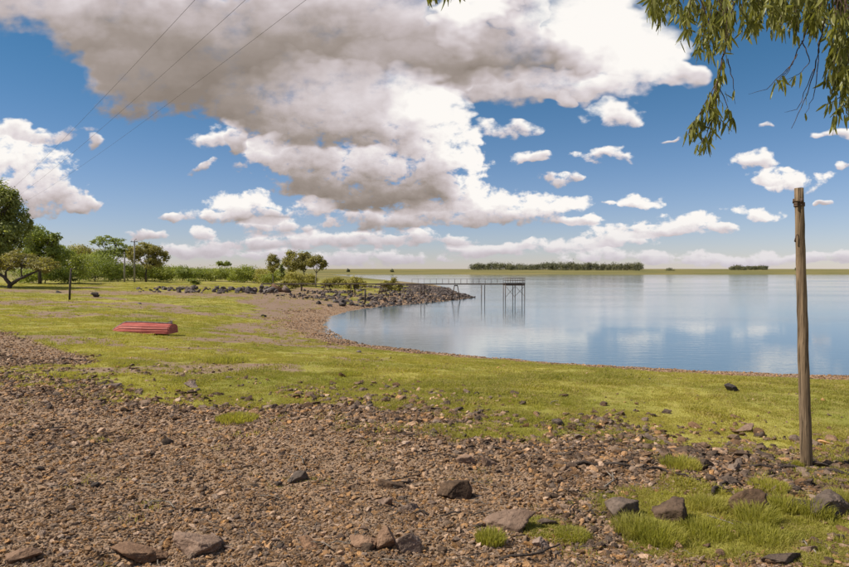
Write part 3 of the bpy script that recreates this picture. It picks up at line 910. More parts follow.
branch_thing('forked dark dead branch beside the grey flat rock', [([(714, 497), (722, 489), (731, 486), (745, 489)], .03, .014), ([(722, 489), (728, 494), (738, 499)], .016, .006)])
branch_thing('dark dead branch running from the wooden pole to the right edge', [([(752, 470), (780, 469), (810, 472), (849, 477), (880, 481)], .022, .034), ([(780, 469), (795, 465)], .012, .006)])
branch_thing('thin stick lying between the blocky rock and the tilted slab', [([(415, 516), (440, 519), (470, 517), (486, 519)], .014, .008)])
branch_thing('short dark stick in the gravel at left', [([(86, 486), (100, 487), (116, 486)], .014, .008)])
branch_thing('crooked piece of driftwood at the lower left gravel', [([(190, 516), (200, 513), (208, 513), (218, 517)], .02, .012), ([(200, 513), (205, 518), (212, 521)], .013, .007)])
branch_thing('pale bent twig in the lower left gravel', [([(142, 512), (148, 507), (154, 503)], .012, .006)], m_palebark)
branch_thing('pale broken stick near the bottom right', [([(805, 545), (812, 552), (822, 560)], .013, .008)], m_palebark)
branch_thing('thin root across the left rim of the foreground grass', [([(588, 516), (600, 517), (612, 518)], .016, .010)])

# ------------------------------------------------------------------ wooden pole
p0 = gp(809.5, 468)
yb = p0.y
top = Vector(((799.6 - CX) / F * yb, yb + .05, CAMZ + (HZ - 188) / F * yb))
base = Vector((p0.x, yb, p0.z - .5))
pole = empty('wooden_pole', p0)
tag(pole, 'leaning bare wooden pole with rusty clamp standing in the right foreground', 'pole')
def lerp(a, b_, u): return a + (b_ - a) * u
PT = [lerp(base, top, u) - p0 for u in np.linspace(0, 1, 26)]
PT = [p + Vector((random.uniform(-.006, .006), random.uniform(-.006, .006), 0)) for p in PT]
RR = [.100 + (.072 - .100) * u for u in np.linspace(0, 1, 26)]
shaft = tube_ob('shaft', PT, RR, m_pole, pole, 20, .05)
ax = (top - base).normalized()
def onpole(py): 
    zt = CAMZ + (HZ - py) / F * yb
    u = (zt - base.z) / (top.z - base.z)
    return lerp(base, top, u) - p0
for k, yy in enumerate((203.5, 205.5)):
    c = onpole(yy)
    tube_ob('clamp_band', [c - ax * .018, c - ax * .017, c + ax * .017, c + ax * .018], [.06, .088, .088, .06], m_steel, pole, 20)
c = onpole(202)
arm = tube_ob('bracket', [c + Vector((-.04, -.07, 0)), c + Vector((-.10, -.08, .0)), c + Vector((-.15, -.08, .01))], [.016, .016, .014], m_steel, pole, 8)
tube_ob('insulator_pin', [c + Vector((-.145, -.08, -.03)), c + Vector((-.145, -.08, .05))], [.018, .012], m_steel, pole, 8)
tube_ob('bracket_plate', [c + Vector((.0, -.085, -.02)), c + Vector((.0, -.085, .055))], [.03, .03], m_steel, pole, 6)
c = onpole(237)
tube_ob('wire_hook', [c + Vector((-.07, -.05, .05)), c + Vector((-.105, -.06, .02)), c + Vector((-.12, -.06, -.04)), c + Vector((-.125, -.06, -.075)), c + Vector((-.11, -.06, -.085))], [.008, .009, .011, .016, .012], m_steel, pole, 6)

# ------------------------------------------------------------------ red boat
def red_boat():
    p = gp(141, 333)
    L = 64 / F * p.y
    root = empty('rowing_boat', p, R(-4))
    tag(root, 'upturned red rowing boat lying keel up on the meadow', 'boat')
    H, W = .60, .72
    m, t = newmat('boat_paint')
    oc = objc(t)
    n1_ = t.noise(t.v('MULTIPLY', oc, (1.5, 3, 9)), 1.0, 5, .65)
    n2_ = t.noise(oc, 14, 4, .6)
    c_ = t.mix(t.ss(n1_, .35, .7), (.34, .06, .042), (.50, .14, .10))
    c_ = t.mix(t.m('MULTIPLY', t.ss(n2_, .58, .72), .55), c_, (.38, .24, .19))
    c_ = t.mix(t.m('MULTIPLY', t.ss(t.noise(t.v('MULTIPLY', oc, (2, 2, 12)), 1.0, 4), .62, .7), .5), c_, (.10, .04, .035))
    b = principled(t, c_, .6, .35, bump(t, n2_, .4, .01))
    finish(t, b.outputs[0])
    m_grey = wood_mat('boat_grey', (.16, .13, .115), (.34, .30, .27))
    ns, strakes = 30, 6
    def wid(u):   # u: 0 bow (left) .. 1 stern
        return W * min(1.0, (1 - (1 - min(u / .55, 1)) ** 2) ** .62) * (1 - .16 * max(0, u - .6) / .4)
    def hei(u):
        return H * (.02 + .98 * min(1, u / .24) ** .8) * (1 - .12 * max(0, u - .5) * 2)
    prof = [(1.0, 0.0), (.985, .28), (.95, .54), (.87, .76), (.62, .92), (.3, .985), (0, 1.0)]
    V, Q = [], []
    rows = []
    for i in range(ns + 1):
        u = i / ns
        row = []
        ring = []
        for k in range(len(prof) - 1):
            (a0, b0), (a1, b1) = prof[k], prof[k + 1]
            ring.append((a0 + .035, b0 + .0)); ring.append((a1 + (.0 if k < 5 else 0), b1 + 0.0))
        full = [(a, b_) for a, b_ in ring] + [(-a, b_) for a, b_ in reversed(ring)]
        for a, b_ in full:
            sag = .03 * math.sin(u * 9) * (b_ < .1)
            row.append((( u - .5) * L, a * wid(u) if u > 0 else a * .01, b_ * hei(u) - .02 + sag))
        rows.append(row); V += row
    n = len(rows[0])
    for i in range(ns):
        for k in range(n - 1):
            Q.append((i * n + k, i * n + k + 1, (i + 1) * n + k + 1, (i + 1) * n + k))
    me = mesh_np('hull', V, np.array(Q), m)
    ob('hull', me, root)
    # transom, a little raked
    last = rows[-1]
    tv = [(x_ - .02, y_ * .97, z_ * .97) for x_, y_, z_ in last] + [(x_ + .05, y_ * .97, z_ * .97) for x_, y_, z_ in last]
    tq = [(k, k + 1, n + k + 1, n + k) for k in range(n - 1)]
    me = bpy.data.meshes.new('transom')
    me.from_pydata(tv, [], tq + [tuple(range(n - 1, -1, -1)), tuple(range(n, 2 * n))])
    me.materials.append(m); ob('transom', me, root)
    kp = [((u - .5) * L, 0, hei(u) + .012) for u in np.linspace(.03, 1.0, 22)]
    V, T_, _ = [], [], 0
    tube_ob('keel', kp, [.045] * 22, m_grey, root, 6)
    for s in (-1, 1):
        tube_ob('gunwale', [((u - .5) * L, s * (wid(u) * 1.035 + .01), .02 + .03 * math.sin(u * 9)) for u in np.linspace(.02, 1.0, 22)], [.03] * 22, m, root, 6)
    sk = ob('skeg', mesh_np('skeg', [((.5 - .14) * L, -.02, .5), ((.5) * L, -.02, .48), ((.5) * L, -.02, .68), ((.5 - .02) * L, -.02, .70), ((.5 - .14) * L, .02, .5), ((.5) * L, .02, .48), ((.5) * L, .02, .68), ((.5 - .02) * L, .02, .70)],
                           np.array([(0, 1, 2, 3), (7, 6, 5, 4), (0, 4, 5, 1), (1, 5, 6, 2), (2, 6, 7, 3), (3, 7, 4, 0)]), m_grey), root)
red_boat()

# ------------------------------------------------------------------ pier
PY = 105.0
m_deck = wood_mat('pier_deck', (.17, .135, .11), (.30, .25, .21))
def pxx(px): return (px - CX) / F * PY
def pzz(py): return CAMZ - (py - HZ) / F * PY
pier = empty('fishing_pier', (pxx(288), PY, gz(pxx(288), PY)))
tag(pier, 'long narrow rusty pier on trestle legs ending in a railed platform over the lake', 'pier')
P0 = Vector(pier.location)
def pl(x_, y_, z_): return Vector((x_, y_, z_)) - P0
ZD = pzz(283.4)
box_ob('walkway', pl((pxx(262) + pxx(505)) / 2, PY, ZD - .04), (pxx(505) - pxx(262), 1.0, .07), m_deck, pier)
for s in (-.46, .46):
    box_ob('stringer', pl((pxx(262) + pxx(505)) / 2, PY + s, ZD - .135), (pxx(505) - pxx(262), .08, .11), m_steel, pier)
def bot(x_, y_): return gz(x_, y_) - .25
def leg(xt, yt, xb, yb_, r_=.075, par=None, zt=None, name='leg'):
    return tube_ob(name, [pl(xt, yt, zt if zt else ZD - .25), pl(xb, yb_, bot(xb, yb_))], [r_, r_], m_steel, par or pier, 6)
def trestle(px, spread=4.6, n=4):
    x_ = pxx(px); s = spread / F * PY
    cap = box_ob('trestle', pl(x_, PY, ZD - .33), (.35, 1.1, .14), m_steel, pier)
    for a in (-1, 1):
        for b_ in (-1, 1):
            leg(x_ + a * s * .3, PY + b_ * .4, x_ + a * s, PY + b_ * .75, .05, cap)
    zb = (ZD + max(0, gz(x_, PY))) / 2
    for b_ in (-1, 1):
        tube_ob('brace', [pl(x_ - s * .7, PY + b_ * .6, zb - .3), pl(x_ + s * .7, PY + b_ * .6, zb - .3)], [.045, .045], m_steel, cap, 5)
    tube_ob('brace', [pl(x_ - s * .5, PY - .55, zb + .2), pl(x_ + s * .9, PY - .7, zb - .9)], [.045, .045], m_steel, cap, 5)
for px in (327, 382.5, 456): trestle(px)
for px in (351, 354.5, 421, 424.5, 481.3, 485):
    leg(pxx(px), PY + (-.4 if px in (351, 421, 481.3) else .4), pxx(px), PY + (-.4 if px in (351, 421, 481.3) else .4), .085 if px < 360 else .06)
for b_ in (-.4, .4): leg(pxx(301.5), PY + b_, pxx(301.5), PY + b_, .07)
XA, XB, YA, YB = pxx(504.5), pxx(523.5), PY - 1.4, PY + 1.6
box_ob('platform_deck', pl((XA + XB) / 2, (YA + YB) / 2, ZD + .01), (XB - XA + .1, YB - YA + .1, .14), m_post, pier)
for y_ in (YA + .02, YB - .02): box_ob('platform_beam', pl((XA + XB) / 2, y_, ZD - .2), (XB - XA, .12, .24), m_steel, pier)
for x_ in (XA, (XA + XB) / 2, XB):
    for y_ in (YA + .15, YB - .15): tube_ob('platform_leg', [pl(x_, y_, ZD - .02), pl(x_, y_, bot(x_, y_))], [.06, .06], m_steel, pier, 8)
for a, b_ in (((XA, ZD - .4), ((XA + XB) / 2, .5)), (((XA + XB) / 2, ZD - .4), (XA, .5)), ((XB, ZD - .4), ((XA + XB) / 2, .7)), (((XA + XB) / 2, ZD - .4), (XB, .7))):
    tube_ob('cross_brace', [pl(a[0], YA + .15, a[1]), pl(b_[0], YA + .15, b_[1])], [.03, .03], m_steel, pier, 5)
HR = .85
for x_ in np.linspace(XA, XB, 5):
    for y_ in (YA, YB): tube_ob('railing_post', [pl(x_, y_, ZD), pl(x_, y_, ZD + HR)], [.032, .032], m_steel, pier, 5)
for y_ in (YA, YB):
    for h_ in (HR, HR * .55): tube_ob('rail', [pl(XA, y_, ZD + h_), pl(XB, y_, ZD + h_)], [.028, .028], m_steel, pier, 5)
for y_ in np.linspace(YA, YB, 4)[1:-1]: tube_ob('railing_post', [pl(XB, y_, ZD), pl(XB, y_, ZD + HR)], [.032, .032], m_steel, pier, 5)
for h_ in (HR, HR * .55): tube_ob('rail', [pl(XB, YA, ZD + h_), pl(XB, YB, ZD + h_)], [.028, .028], m_steel, pier, 5)
for px in np.arange(412, 503, 6.1):
    for y_ in (PY - .48, PY + .48): tube_ob('railing_post', [pl(pxx(px), y_, ZD), pl(pxx(px), y_, ZD + .75)], [.018, .018], m_steel, pier, 5)
for y_ in (PY - .48, PY + .48): tube_ob('rail', [pl(pxx(412), y_, ZD + .7), pl(XA, y_, ZD + .72)], [.012, .012], m_wire, pier, 4)
# abutment of tipped slabs at the landward end
for lab, px, py, s, rt in (('brown tipped slab leaning against the landward end of the pier', 277, 292, (2.2, .3, 1.0), (.5, .45, .2)),
                           ('dark broken slab below the landward end of the pier', 268, 293, (1.9, 1.1, .35), (.2, -.35, .5)),
                           ('steep dark slab at the foot of the pier walkway', 286, 293, (1.5, .3, .9), (.3, .75, -.2))):
    p = gp(px, py)
    bm = bmesh.new()
    bmesh.ops.create_cube(bm, size=1.0, matrix=Matrix.Diagonal((*s, 1)))
    bmesh.ops.bevel(bm, geom=bm.edges[:], offset=.06, segments=2, affect='EDGES')
    bmesh.ops.subdivide_edges(bm, edges=bm.edges[:], cuts=2)
    for v in bm.verts: v.co += Vector(mn.noise_vector(v.co * 1.3 + Vector((px, 0, 0)))) * .06
    o = bm_ob('broken_slab', bm, m_bould if 'dark' in lab else m_rock_tan, None, True, p + Vector((0, .3, .4)), rt)
    tag(o, lab, 'slab')
p = gp(365, 302.5)
o = tube_ob('mooring_post', [p - Vector((0, 0, .4)), p + Vector((.02, 0, .9)), p + Vector((.03, 0, 1.75))], [.14, .13, .12], m_post, None, 10, .06)
tag(o, 'single thick post standing on the stony shore in front of the walkway', 'post')

# ------------------------------------------------------------------ posts, poles and wires on the left
def mid(px, py, depth): return Vector(((px - CX) / F * depth, depth, CAMZ + (HZ - py) / F * depth))
p = gp(70, 300)
fp = empty('fence_post', p); tag(fp, 'thin dark post with a short cross arm on the meadow beside the gnarled tree', 'post')
hh_ = 31.5 / F * p.y
tube_ob('post', [(-.08, 0, -.4), (0, 0, hh_ * .5), (.12, 0, hh_)], [.11, .10, .085], m_post, fp, 9, .08)
tube_ob('cross_arm', [(.10, -.1, hh_ - .12), (.55, -.1, hh_ - .02)], [.045, .035], m_post, fp, 6)
def util_pole(px, basepy, toppy, label, arm):
    p = gp(px, basepy)
    h_ = (basepy - toppy) / F * p.y
    o = empty('utility_pole', p); tag(o, label, 'utility pole', 'utility poles by the thicket')
    tube_ob('shaft', [(0, 0, -.5), (0, 0, h_ * .5), (.05, 0, h_)], [.2, .17, .13], m_conc, o, 10)
    if arm:
        box_ob('cross_arm', (.05, -.16, h_ - .3), (1.5, .12, .12), m_post, o)
        for dx in (-.6, .55):
            tube_ob('insulator', [(dx + .05, -.16, h_ - .24), (dx + .05, -.16, h_ + .1)], [.06, .05], m_white, o, 8)
        tube_ob('lamp_arm', [(.05, 0, h_ - .05), (.35, -.1, h_ + .25), (.55, -.1, h_ + .25)], [.05, .05, .08], m_steel, o, 6)
    else:
        box_ob('cross_arm', (.0, -.15, h_ - .2), (.5, .1, .1), m_post, o)
util_pole(134.5, 282.0, 240.5, 'taller pale utility pole with a cross arm in front of the thicket', True)
util_pole(124.5, 282.0, 252, 'shorter pale utility pole left of the taller one', False)
p = gp(96, 297)
st = ob('tree_stump', None) if False else None
V, Fc = stone_shape(1234, 3, 12, 10, .08)
V = norm_box(V) * np.array([.9, .7, .62]); V[:, 0] -= np.where(V[:, 2] > .05, .12, -.1) * 1.0; V[:, 2] += .22
o = ob('tree_stump', mesh_np('tree_stump', V, Fc, m_bark, True), None, p)
tag(o, 'dark weathered tree stump on the meadow right of the thin post', 'stump')
# power lines overhead
WZ = CAMZ + 5.2
dW = Vector((-.60, .80, 0))
def wire_xy(x0, s): return (x0 + dW.x * s, 12.6 + dW.y * s)
S0, S1 = -58, 104
wires = [(-4.12, 'power line farthest to the left across the dark cloud'), (-3.12, 'middle power line of three across the dark cloud'), (-1.92, 'power line farthest to the right across the dark cloud')]
zsag = lambda s: WZ + .00042 * (s - 22) ** 2 - .00042 * 22 ** 2 * 0
for x0, lab in wires:
    o = tube_ob('power_line', [(*wire_xy(x0, s), zsag(s)) for s in np.linspace(S0, S1, 60)], [.0036] * 60, m_wire, None, 5)
    tag(o, lab, 'power line', 'overhead power lines')
for s, lab in ((S1, 'power line pole hidden beyond the left edge'), (S0, 'power line pole standing behind the viewer')):
    x_, y_ = wire_xy(-3.5, s)
    z0, zt = gz(x_, y_), zsag(s)
    o = empty('power_line_pole', (x_, y_, z0)); tag(o, lab, 'utility pole')
    tube_ob('shaft', [(0, 0, -1), (0, 0, zt - z0 + .3)], [.2, .13], m_conc, o, 10)
    tube_ob('cross_arm', [(-1.7, 0, zt - z0 - .1), (1.8, 0, zt - z0 - .1)], [.07, .07], m_post, o, 6)

# ------------------------------------------------------------------ trees and shrubs
def leafcloud(lobes, n, size, seed, clumps=14, spread=.24, aspect=.55):
    rg = np.random.default_rng(seed)
    wts = np.array([l[1][0] * l[1][2] for l in lobes]); wts = wts / wts.sum()
    C, Nn = [], []
    for (c, r_), wt in zip(lobes, wts):
        k = max(60, int(n * wt))
        m_ = max(6, int(clumps * (r_[0] * r_[2]) ** .5 / 1.6))
        d = rg.normal(size=(m_, 3)); d[:, 2] += .25
        d /= np.linalg.norm(d, axis=1)[:, None]
        cc = d * rg.uniform(.45, .95, (m_, 1))
        pick = rg.integers(0, m_, k)
        sp = spread * rg.uniform(.6, 1.3, (m_, 1))
        off = rg.normal(size=(k, 3)) * sp[pick]
        off[:, 2] *= .7
        pp = cc[pick] + off
        C.append(np.array(c) + pp * np.array(r_))
        nn = off / (np.linalg.norm(off, axis=1)[:, None] + 1e-6) * .5 + cc[pick] * .6 + rg.normal(size=(k, 3)) * .55 + np.array([0, 0, .35])
        Nn.append(nn)
    C, Nn = np.concatenate(C), np.concatenate(Nn)
    Nn /= np.linalg.norm(Nn, axis=1)[:, None]
    k = len(C)
    t1 = np.cross(Nn, rg.normal(size=(k, 3))); t1 /= np.linalg.norm(t1, axis=1)[:, None] + 1e-9
    t2 = np.cross(Nn, t1)
    s_ = (size * rg.uniform(.55, 1.3, k))[:, None]
    V = np.stack([C - t1 * s_ * .5, C + t2 * s_ * .5 * aspect + t1 * s_ * .05, C + t1 * s_ * .5, C - t2 * s_ * .5 * aspect + t1 * s_ * .05], 1).reshape(-1, 3)
    Q = np.arange(4 * k).reshape(-1, 4)
    rn = np.repeat(rg.random(k), 4)
    return V, Q, rn
def tree(name, label, px, depth, basepy, crown, mat, n, leaf=.3, trunk_r=.25, bark=None, seed=1, group=None, cat='tree', clumps=14, spread=.24, forks=None, extra_depth=True):
    """crown: pixel ellipses (cx, cy, rx, ry) at the depth of the tree"""
    bark = bark or m_bark
    x0 = (px - CX) / F * depth
    z0 = gz(x0, depth)
    root = empty(name, (x0, depth, z0))
    tag(root, label, cat, group)
    rg = random.Random(seed)
    k = depth / F
    lobes = []
    for (cx_, cy_, rx, ry) in crown:
        c = mid(cx_, cy_, depth) - Vector((x0, depth, z0))
        c.z = max(c.z, ry * k * .55)
        if cat == 'bush':
            tp = c.z + ry * k
            ry = tp / 2 / k; c.z = tp / 2; rx *= 1.25
        if depth > 1000: c.z = ry * k * .4
        dy = rg.uniform(-.6, .6) * rx * k
        lobes.append(((c.x, dy, c.z), (rx * k, rx * k * .95, ry * k)))
        if extra_depth:
            lobes.append(((c.x + rg.uniform(-.4, .4) * rx * k, dy + rx * k * .8, c.z - .1 * ry * k), (rx * k * .8, rx * k * .8, ry * k * .85)))
    V, Q, rn = leafcloud(lobes, n, leaf, seed, clumps, spread)
    T_ = []
    zmin = min(l[0][2] - l[1][2] for l in lobes); zmid = sum(l[0][2] for l in lobes) / len(lobes)
    if forks:
        starts = []
        for path, r0, r1 in forks:
            P3 = [mid(a, b_, depth) - Vector((x0, depth, z0)) for a, b_ in path]
            P3 = [P3[0]] + [p_ + Vector((0, rg.uniform(-.3, .3), 0)) for p_ in P3[1:]]
            fine, fr = [], []
            for i in range(len(P3) - 1):
                for u in (0, .33, .66):
                    fine.append(P3[i].lerp(P3[i + 1], u))
            fine.append(P3[-1])
            T_.append(tube(fine, [r0 + (r1 - r0) * i / (len(fine) - 1) for i in range(len(fine))], 8, .15, True, rg))
            starts.append(P3[-1])
    else:
        fork_z = max(.3, min(zmid * .55, zmin + .3 * (zmid - zmin) if zmin > 0 else zmid * .4))
        cxm = sum(l[0][0] for l in lobes) / len(lobes)
        trunk = [Vector((0, 0, -.3)), Vector((rg.uniform(-.1, .1), 0, fork_z * .5)), Vector((cxm * .25, rg.uniform(-.2, .2), fork_z))]
        T_.append(tube(trunk, [trunk_r * 1.15, trunk_r * .85, trunk_r * .7], 9, .12, True, rg))
        starts = [trunk[-1]]
    for c, r_ in lobes:
        s0 = min(starts, key=lambda v: (v - Vector(c)).length)
        c = Vector(c)
        m1 = s0.lerp(c, .5) + Vector((rg.uniform(-.2, .2), rg.uniform(-.2, .2), -.08 * (c - s0).length))
        T_.append(tube([s0, m1, c], [trunk_r * .5, trunk_r * .32, trunk_r * .14], 6, .1, True, rg))
        for j in range(4):
            d = Vector((rg.gauss(0, 1), rg.gauss(0, 1), rg.gauss(.3, .8))).normalized()
            e = c + Vector((d.x * r_[0], d.y * r_[1], d.z * r_[2])) * .75
            T_.append(tube([m1.lerp(c, .6), c.lerp(e, .55), e], [trunk_r * .2, trunk_r * .13, trunk_r * .05], 5, 0, True, rg))
    tv, tf = join_tubes(T_)
    ob('trunk', mesh_np('trunk', tv, tf, bark, True), root)
    ob('crown', mesh_np('crown', V, Q, mat, False, {'rnd': rn}), root)
    return root
T = tree
T('broadleaf_tree', 'tall dense dark green tree cut by the left edge', -16, 96, 287, [(-12, 200, 25, 25), (6, 205, 15, 22), (-18, 230, 34, 20), (10, 236, 18, 18), (-2, 256, 27, 17), (17, 220, 10, 14), (-40, 212, 26, 32), (-50, 250, 28, 24)], m_leaf_dark, 32000, .42, .42, seed=3, clumps=26, spread=.17)
T('broadleaf_tree', 'green spreading tree just right of the tall edge tree', 40, 118, 284, [(36, 236, 15, 12), (50, 240, 11, 9), (58, 237, 6, 4), (42, 252, 19, 13), (28, 246, 14, 14), (54, 256, 10, 10), (30, 228, 7, 5)], m_leaf_mid, 13000, .38, .28, seed=4, clumps=18, spread=.17)
T('gnarled_tree', 'low gnarled tree with spreading dark limbs on the left meadow', 9, 90, 288.5, [(0, 262, 15, 9), (20, 260, 14, 8), (36, 264, 13, 8), (47, 268, 8, 6), (-16, 262, 14, 9), (10, 255, 12, 6)], m_leaf_olive, 11000, .26, .2, seed=5, clumps=16, spread=.2,
  forks=[([(9, 290), (10, 284), (5, 277), (-4, 272), (-10, 268)], .34, .10), ([(10, 285), (20, 279), (32, 273), (40, 270)], .26, .09), ([(6, 279), (7, 272), (10, 266)], .17, .07), ([(22, 278), (22, 272), (20, 266)], .12, .06)])
T('leafy_bush', 'round bright green bush between the edge trees and the thicket', 68, 128, 281, [(66, 257, 14, 11), (76, 260, 8, 8), (60, 262, 9, 9)], m_leaf_bright, 6500, .36, .12, seed=6, cat='bush')
T('thicket_tree', 'olive brown tree rising behind the round bright bush', 86, 160, 279, [(84, 252, 13, 8), (96, 256, 11, 8), (75, 256, 10, 7)], m_leaf_olive, 6000, .42, .2, seed=7)
T('thicket_tree', 'airy tree with layered branches at the top of the thicket', 112, 154, 280, [(98, 243, 8, 4), (106, 239, 10, 4), (118, 242, 9, 5), (112, 252, 15, 9), (126, 249, 7, 6), (100, 258, 12, 10)], m_leaf_mid, 8000, .34, .2, seed=8, clumps=14, spread=.16)
T('leafy_bush', 'broad dark green bush at the foot of the thicket', 95, 146, 280.5, [(88, 266, 13, 12), (104, 264, 13, 13), (114, 271, 10, 9), (80, 273, 8, 7)], m_leaf_mid, 11000, .34, .12, seed=9, cat='bush')
T('thicket_tree', 'olive tree at the right end of the thicket with a drooping side', 146, 148, 280, [(142, 249, 12, 8), (155, 252, 10, 8), (163, 256, 5, 7), (134, 254, 9, 9), (150, 262, 12, 8)], m_leaf_olive, 9500, .38, .2, seed=10, clumps=16, spread=.18)
T('leafy_bush', 'bright bush behind the two pale utility poles', 128, 160, 280, [(122, 270, 9, 9), (132, 268, 9, 8), (140, 272, 8, 7)], m_leaf_bright, 6000, .34, .1, seed=11, cat='bush')
T('leafy_bush', 'rounded green bush right of the taller utility pole', 155, 156, 280, [(150, 270, 9, 8), (160, 268, 8, 7), (166, 273, 6, 5)], m_leaf_bright, 6000, .34, .1, seed=12, cat='bush')
T('leafy_bush', 'dark low bush in the middle of the hedge', 183, 164, 279, [(178, 271, 8, 6), (190, 271, 10, 6), (186, 267, 4, 3)], m_leaf_mid, 5000, .34, .1, seed=13, cat='bush')
T('leafy_bush', 'small round bush standing forward of the hedge', 194, 128, 283, [(194, 281.5, 4.5, 3.2)], m_leaf_bright, 1600, .28, .06, seed=14, cat='bush')
T('leafy_bush', 'long low bush at the right end of the hedge', 215, 165, 278, [(205, 273, 9, 5), (217, 273, 9, 5), (228, 272, 9, 5)], m_leaf_bright, 5500, .36, .1, seed=15, cat='bush')
T('leafy_bush', 'bright low bush in front of the two far round trees', 240, 160, 278, [(236, 273, 8, 5), (248, 271, 10, 6), (258, 273, 8, 5)], m_leaf_bright, 6500, .36, .1, seed=16, cat='bush')
T('leafy_bush', 'pale yellow shrub left of the slender trees', 263, 150, 279, [(262, 273, 8, 6), (270, 276, 7, 4)], m_leaf_yel, 4000, .32, .08, seed=17, cat='bush')
T('far_tree', 'left of two small round trees on the skyline', 219.5, 300, 275, [(219.5, 264, 4, 3)], m_leaf_mid, 900, .6, .2, seed=18, group='pair of skyline trees')
T('far_tree', 'right of two small round trees on the skyline', 226, 300, 275, [(226, 264, 4, 3)], m_leaf_mid, 900, .6, .2, seed=19, group='pair of skyline trees')
T('slender_tree', 'slender sparse tree standing alone left of the eucalypt group', 273, 140, 280, [(271, 258, 4.5, 5), (275, 263, 4, 5), (273, 268, 4, 4), (270, 266, 3, 4)], m_leaf_olive, 2600, .34, .12, m_palebark, seed=20, clumps=12, spread=.33)
T('conifer', 'small dark pointed conifer below the eucalypt group', 281.5, 128, 281, [(281.5, 267, 1.6, 4), (281.5, 271, 2.8, 4), (281.5, 275, 3.8, 4)], m_leaf_dark, 2600, .26, .1, seed=21)
T('eucalypt', 'leafy young eucalypt, left and tallest of the group', 293, 140, 280, [(291, 255, 5, 5), (296, 262, 6, 6), (288, 262, 5, 5), (293, 268, 6, 5)], m_leaf_olive, 4600, .36, .13, m_palebark, seed=22, clumps=12, spread=.33)
T('eucalypt', 'broad eucalypt in the middle of the group', 304, 140, 280, [(303, 257, 6, 6), (309, 262, 6, 6), (301, 265, 6, 5)], m_leaf_olive, 4600, .36, .13, m_palebark, seed=23, clumps=12, spread=.33)
T('eucalypt', 'leaning eucalypt with bare pale trunk, rightmost of the group', 316, 132, 281, [(317, 260, 6, 5), (322, 264, 4, 5), (312, 261, 4, 4)], m_leaf_olive, 3600, .34, .13, m_palebark, seed=24, clumps=12, spread=.33)
T('leafy_bush', 'yellow shrub under the eucalypt group', 298, 135, 280, [(290, 276, 8, 5), (303, 275, 8, 5), (310, 277, 6, 4)], m_leaf_yel, 5000, .3, .08, seed=25, cat='bush')
T('leafy_bush', 'olive shrub right of the leaning eucalypt', 332, 130, 281, [(326, 280, 5, 2.4), (336, 279.5, 6, 3), (344, 281, 4, 2)], m_leaf_yel, 4500, .3, .08, seed=26, cat='bush')
T('leafy_bush', 'yellow green shrub behind the pier walkway', 354, 124, 283, [(349, 280.5, 4, 3.2), (356, 279.5, 4.5, 4), (363, 281.5, 3.5, 2.5)], m_leaf_yel, 4500, .3, .08, seed=27, cat='bush')
T('leafy_bush', 'yellow green shrub above the stony point', 391, 116, 287, [(386, 283, 3.4, 3), (393, 282, 4, 3.6), (400, 284.5, 2.6, 2)], m_leaf_yel, 3600, .28, .08, seed=28, cat='bush')
T('leafy_bush', 'low olive shrub seen under the left half of the walkway', 288, 116, 286, [(284, 282, 6, 3.5), (292, 282.5, 5, 3)], m_leaf_yel, 2800, .28, .06, seed=29, cat='bush')
T('leafy_bush', 'dark undergrowth bush below the spreading tree at left', 45, 124, 282, [(30, 274, 14, 7), (48, 272, 14, 8), (62, 274, 9, 6)], m_leaf_mid, 8000, .34, .1, seed=41, cat='bush')
T('leafy_bush', 'deep green bush filling the middle of the thicket', 118, 166, 280, [(104, 272, 14, 8), (122, 271, 14, 9), (142, 272, 12, 8)], m_leaf_mid, 10000, .36, .1, seed=42, cat='bush')
T('leafy_bush', 'wide green bush behind the rounded bush in the hedge', 172, 170, 279, [(164, 271, 9, 6), (176, 272, 10, 6), (190, 273, 9, 5)], m_leaf_bright, 6000, .38, .1, seed=43, cat='bush')
T('leafy_bush', 'low dark bush behind the long low bush', 226, 190, 278, [(212, 271, 10, 5), (228, 271, 10, 5), (246, 272, 9, 4)], m_leaf_mid, 5000, .4, .1, seed=44, cat='bush')
T('leafy_bush', 'low green bush at the foot of the slender trees', 277, 146, 280, [(268, 276, 7, 4), (280, 275, 8, 5), (292, 277, 7, 4)], m_leaf_bright, 4500, .32, .1, seed=45, cat='bush')
# the wood and groves on the far shore
def far_wood(name, label, x0p, x1p, toppy, basepy, n, depth, seed, kind='stuff', gaps=()):
    rg = random.Random(seed)
    lobes = []
    vn_ = lambda q_: float(vnoise(np.array([q_ / 9.0]), np.array([seed * 1.7]))[0]) + .35
    for i in range(n):
        px = x0p + (x1p - x0p) * (i + rg.uniform(-.4, .4)) / max(1, n - 1)
        dd = depth + rg.uniform(0, 120)
        k = dd / F
        h_ = (basepy - toppy) * k * (rg.uniform(.55, .9) + .3 * vn_(px))
        x_ = (px - CX) / F * dd
        z_ = gz(x_, dd)
        r_ = rg.uniform(4.5, 8.5)
        lobes.append(((x_, dd, z_ + h_ * .45), (r_, r_, h_ * .5)))
    V, Q, rn = leafcloud(lobes, n * 300, 2.0, seed, 14, .33, .8)
    o = ob(name, mesh_np(name, V, Q, m_leaf_far, False, {'rnd': rn}))
    tag(o, label, None, None, kind)
    if kind is None: tag(o, None, 'grove')
    return o
far_wood('far_wood', 'long dark wood along the far shore', 473, 641, 261.5, 270, 110, 1500, 31)
far_wood('far_wood', 'small dark grove on the far shore behind the wooden pole', 733, 766, 265.5, 270.5, 20, 1500, 32)
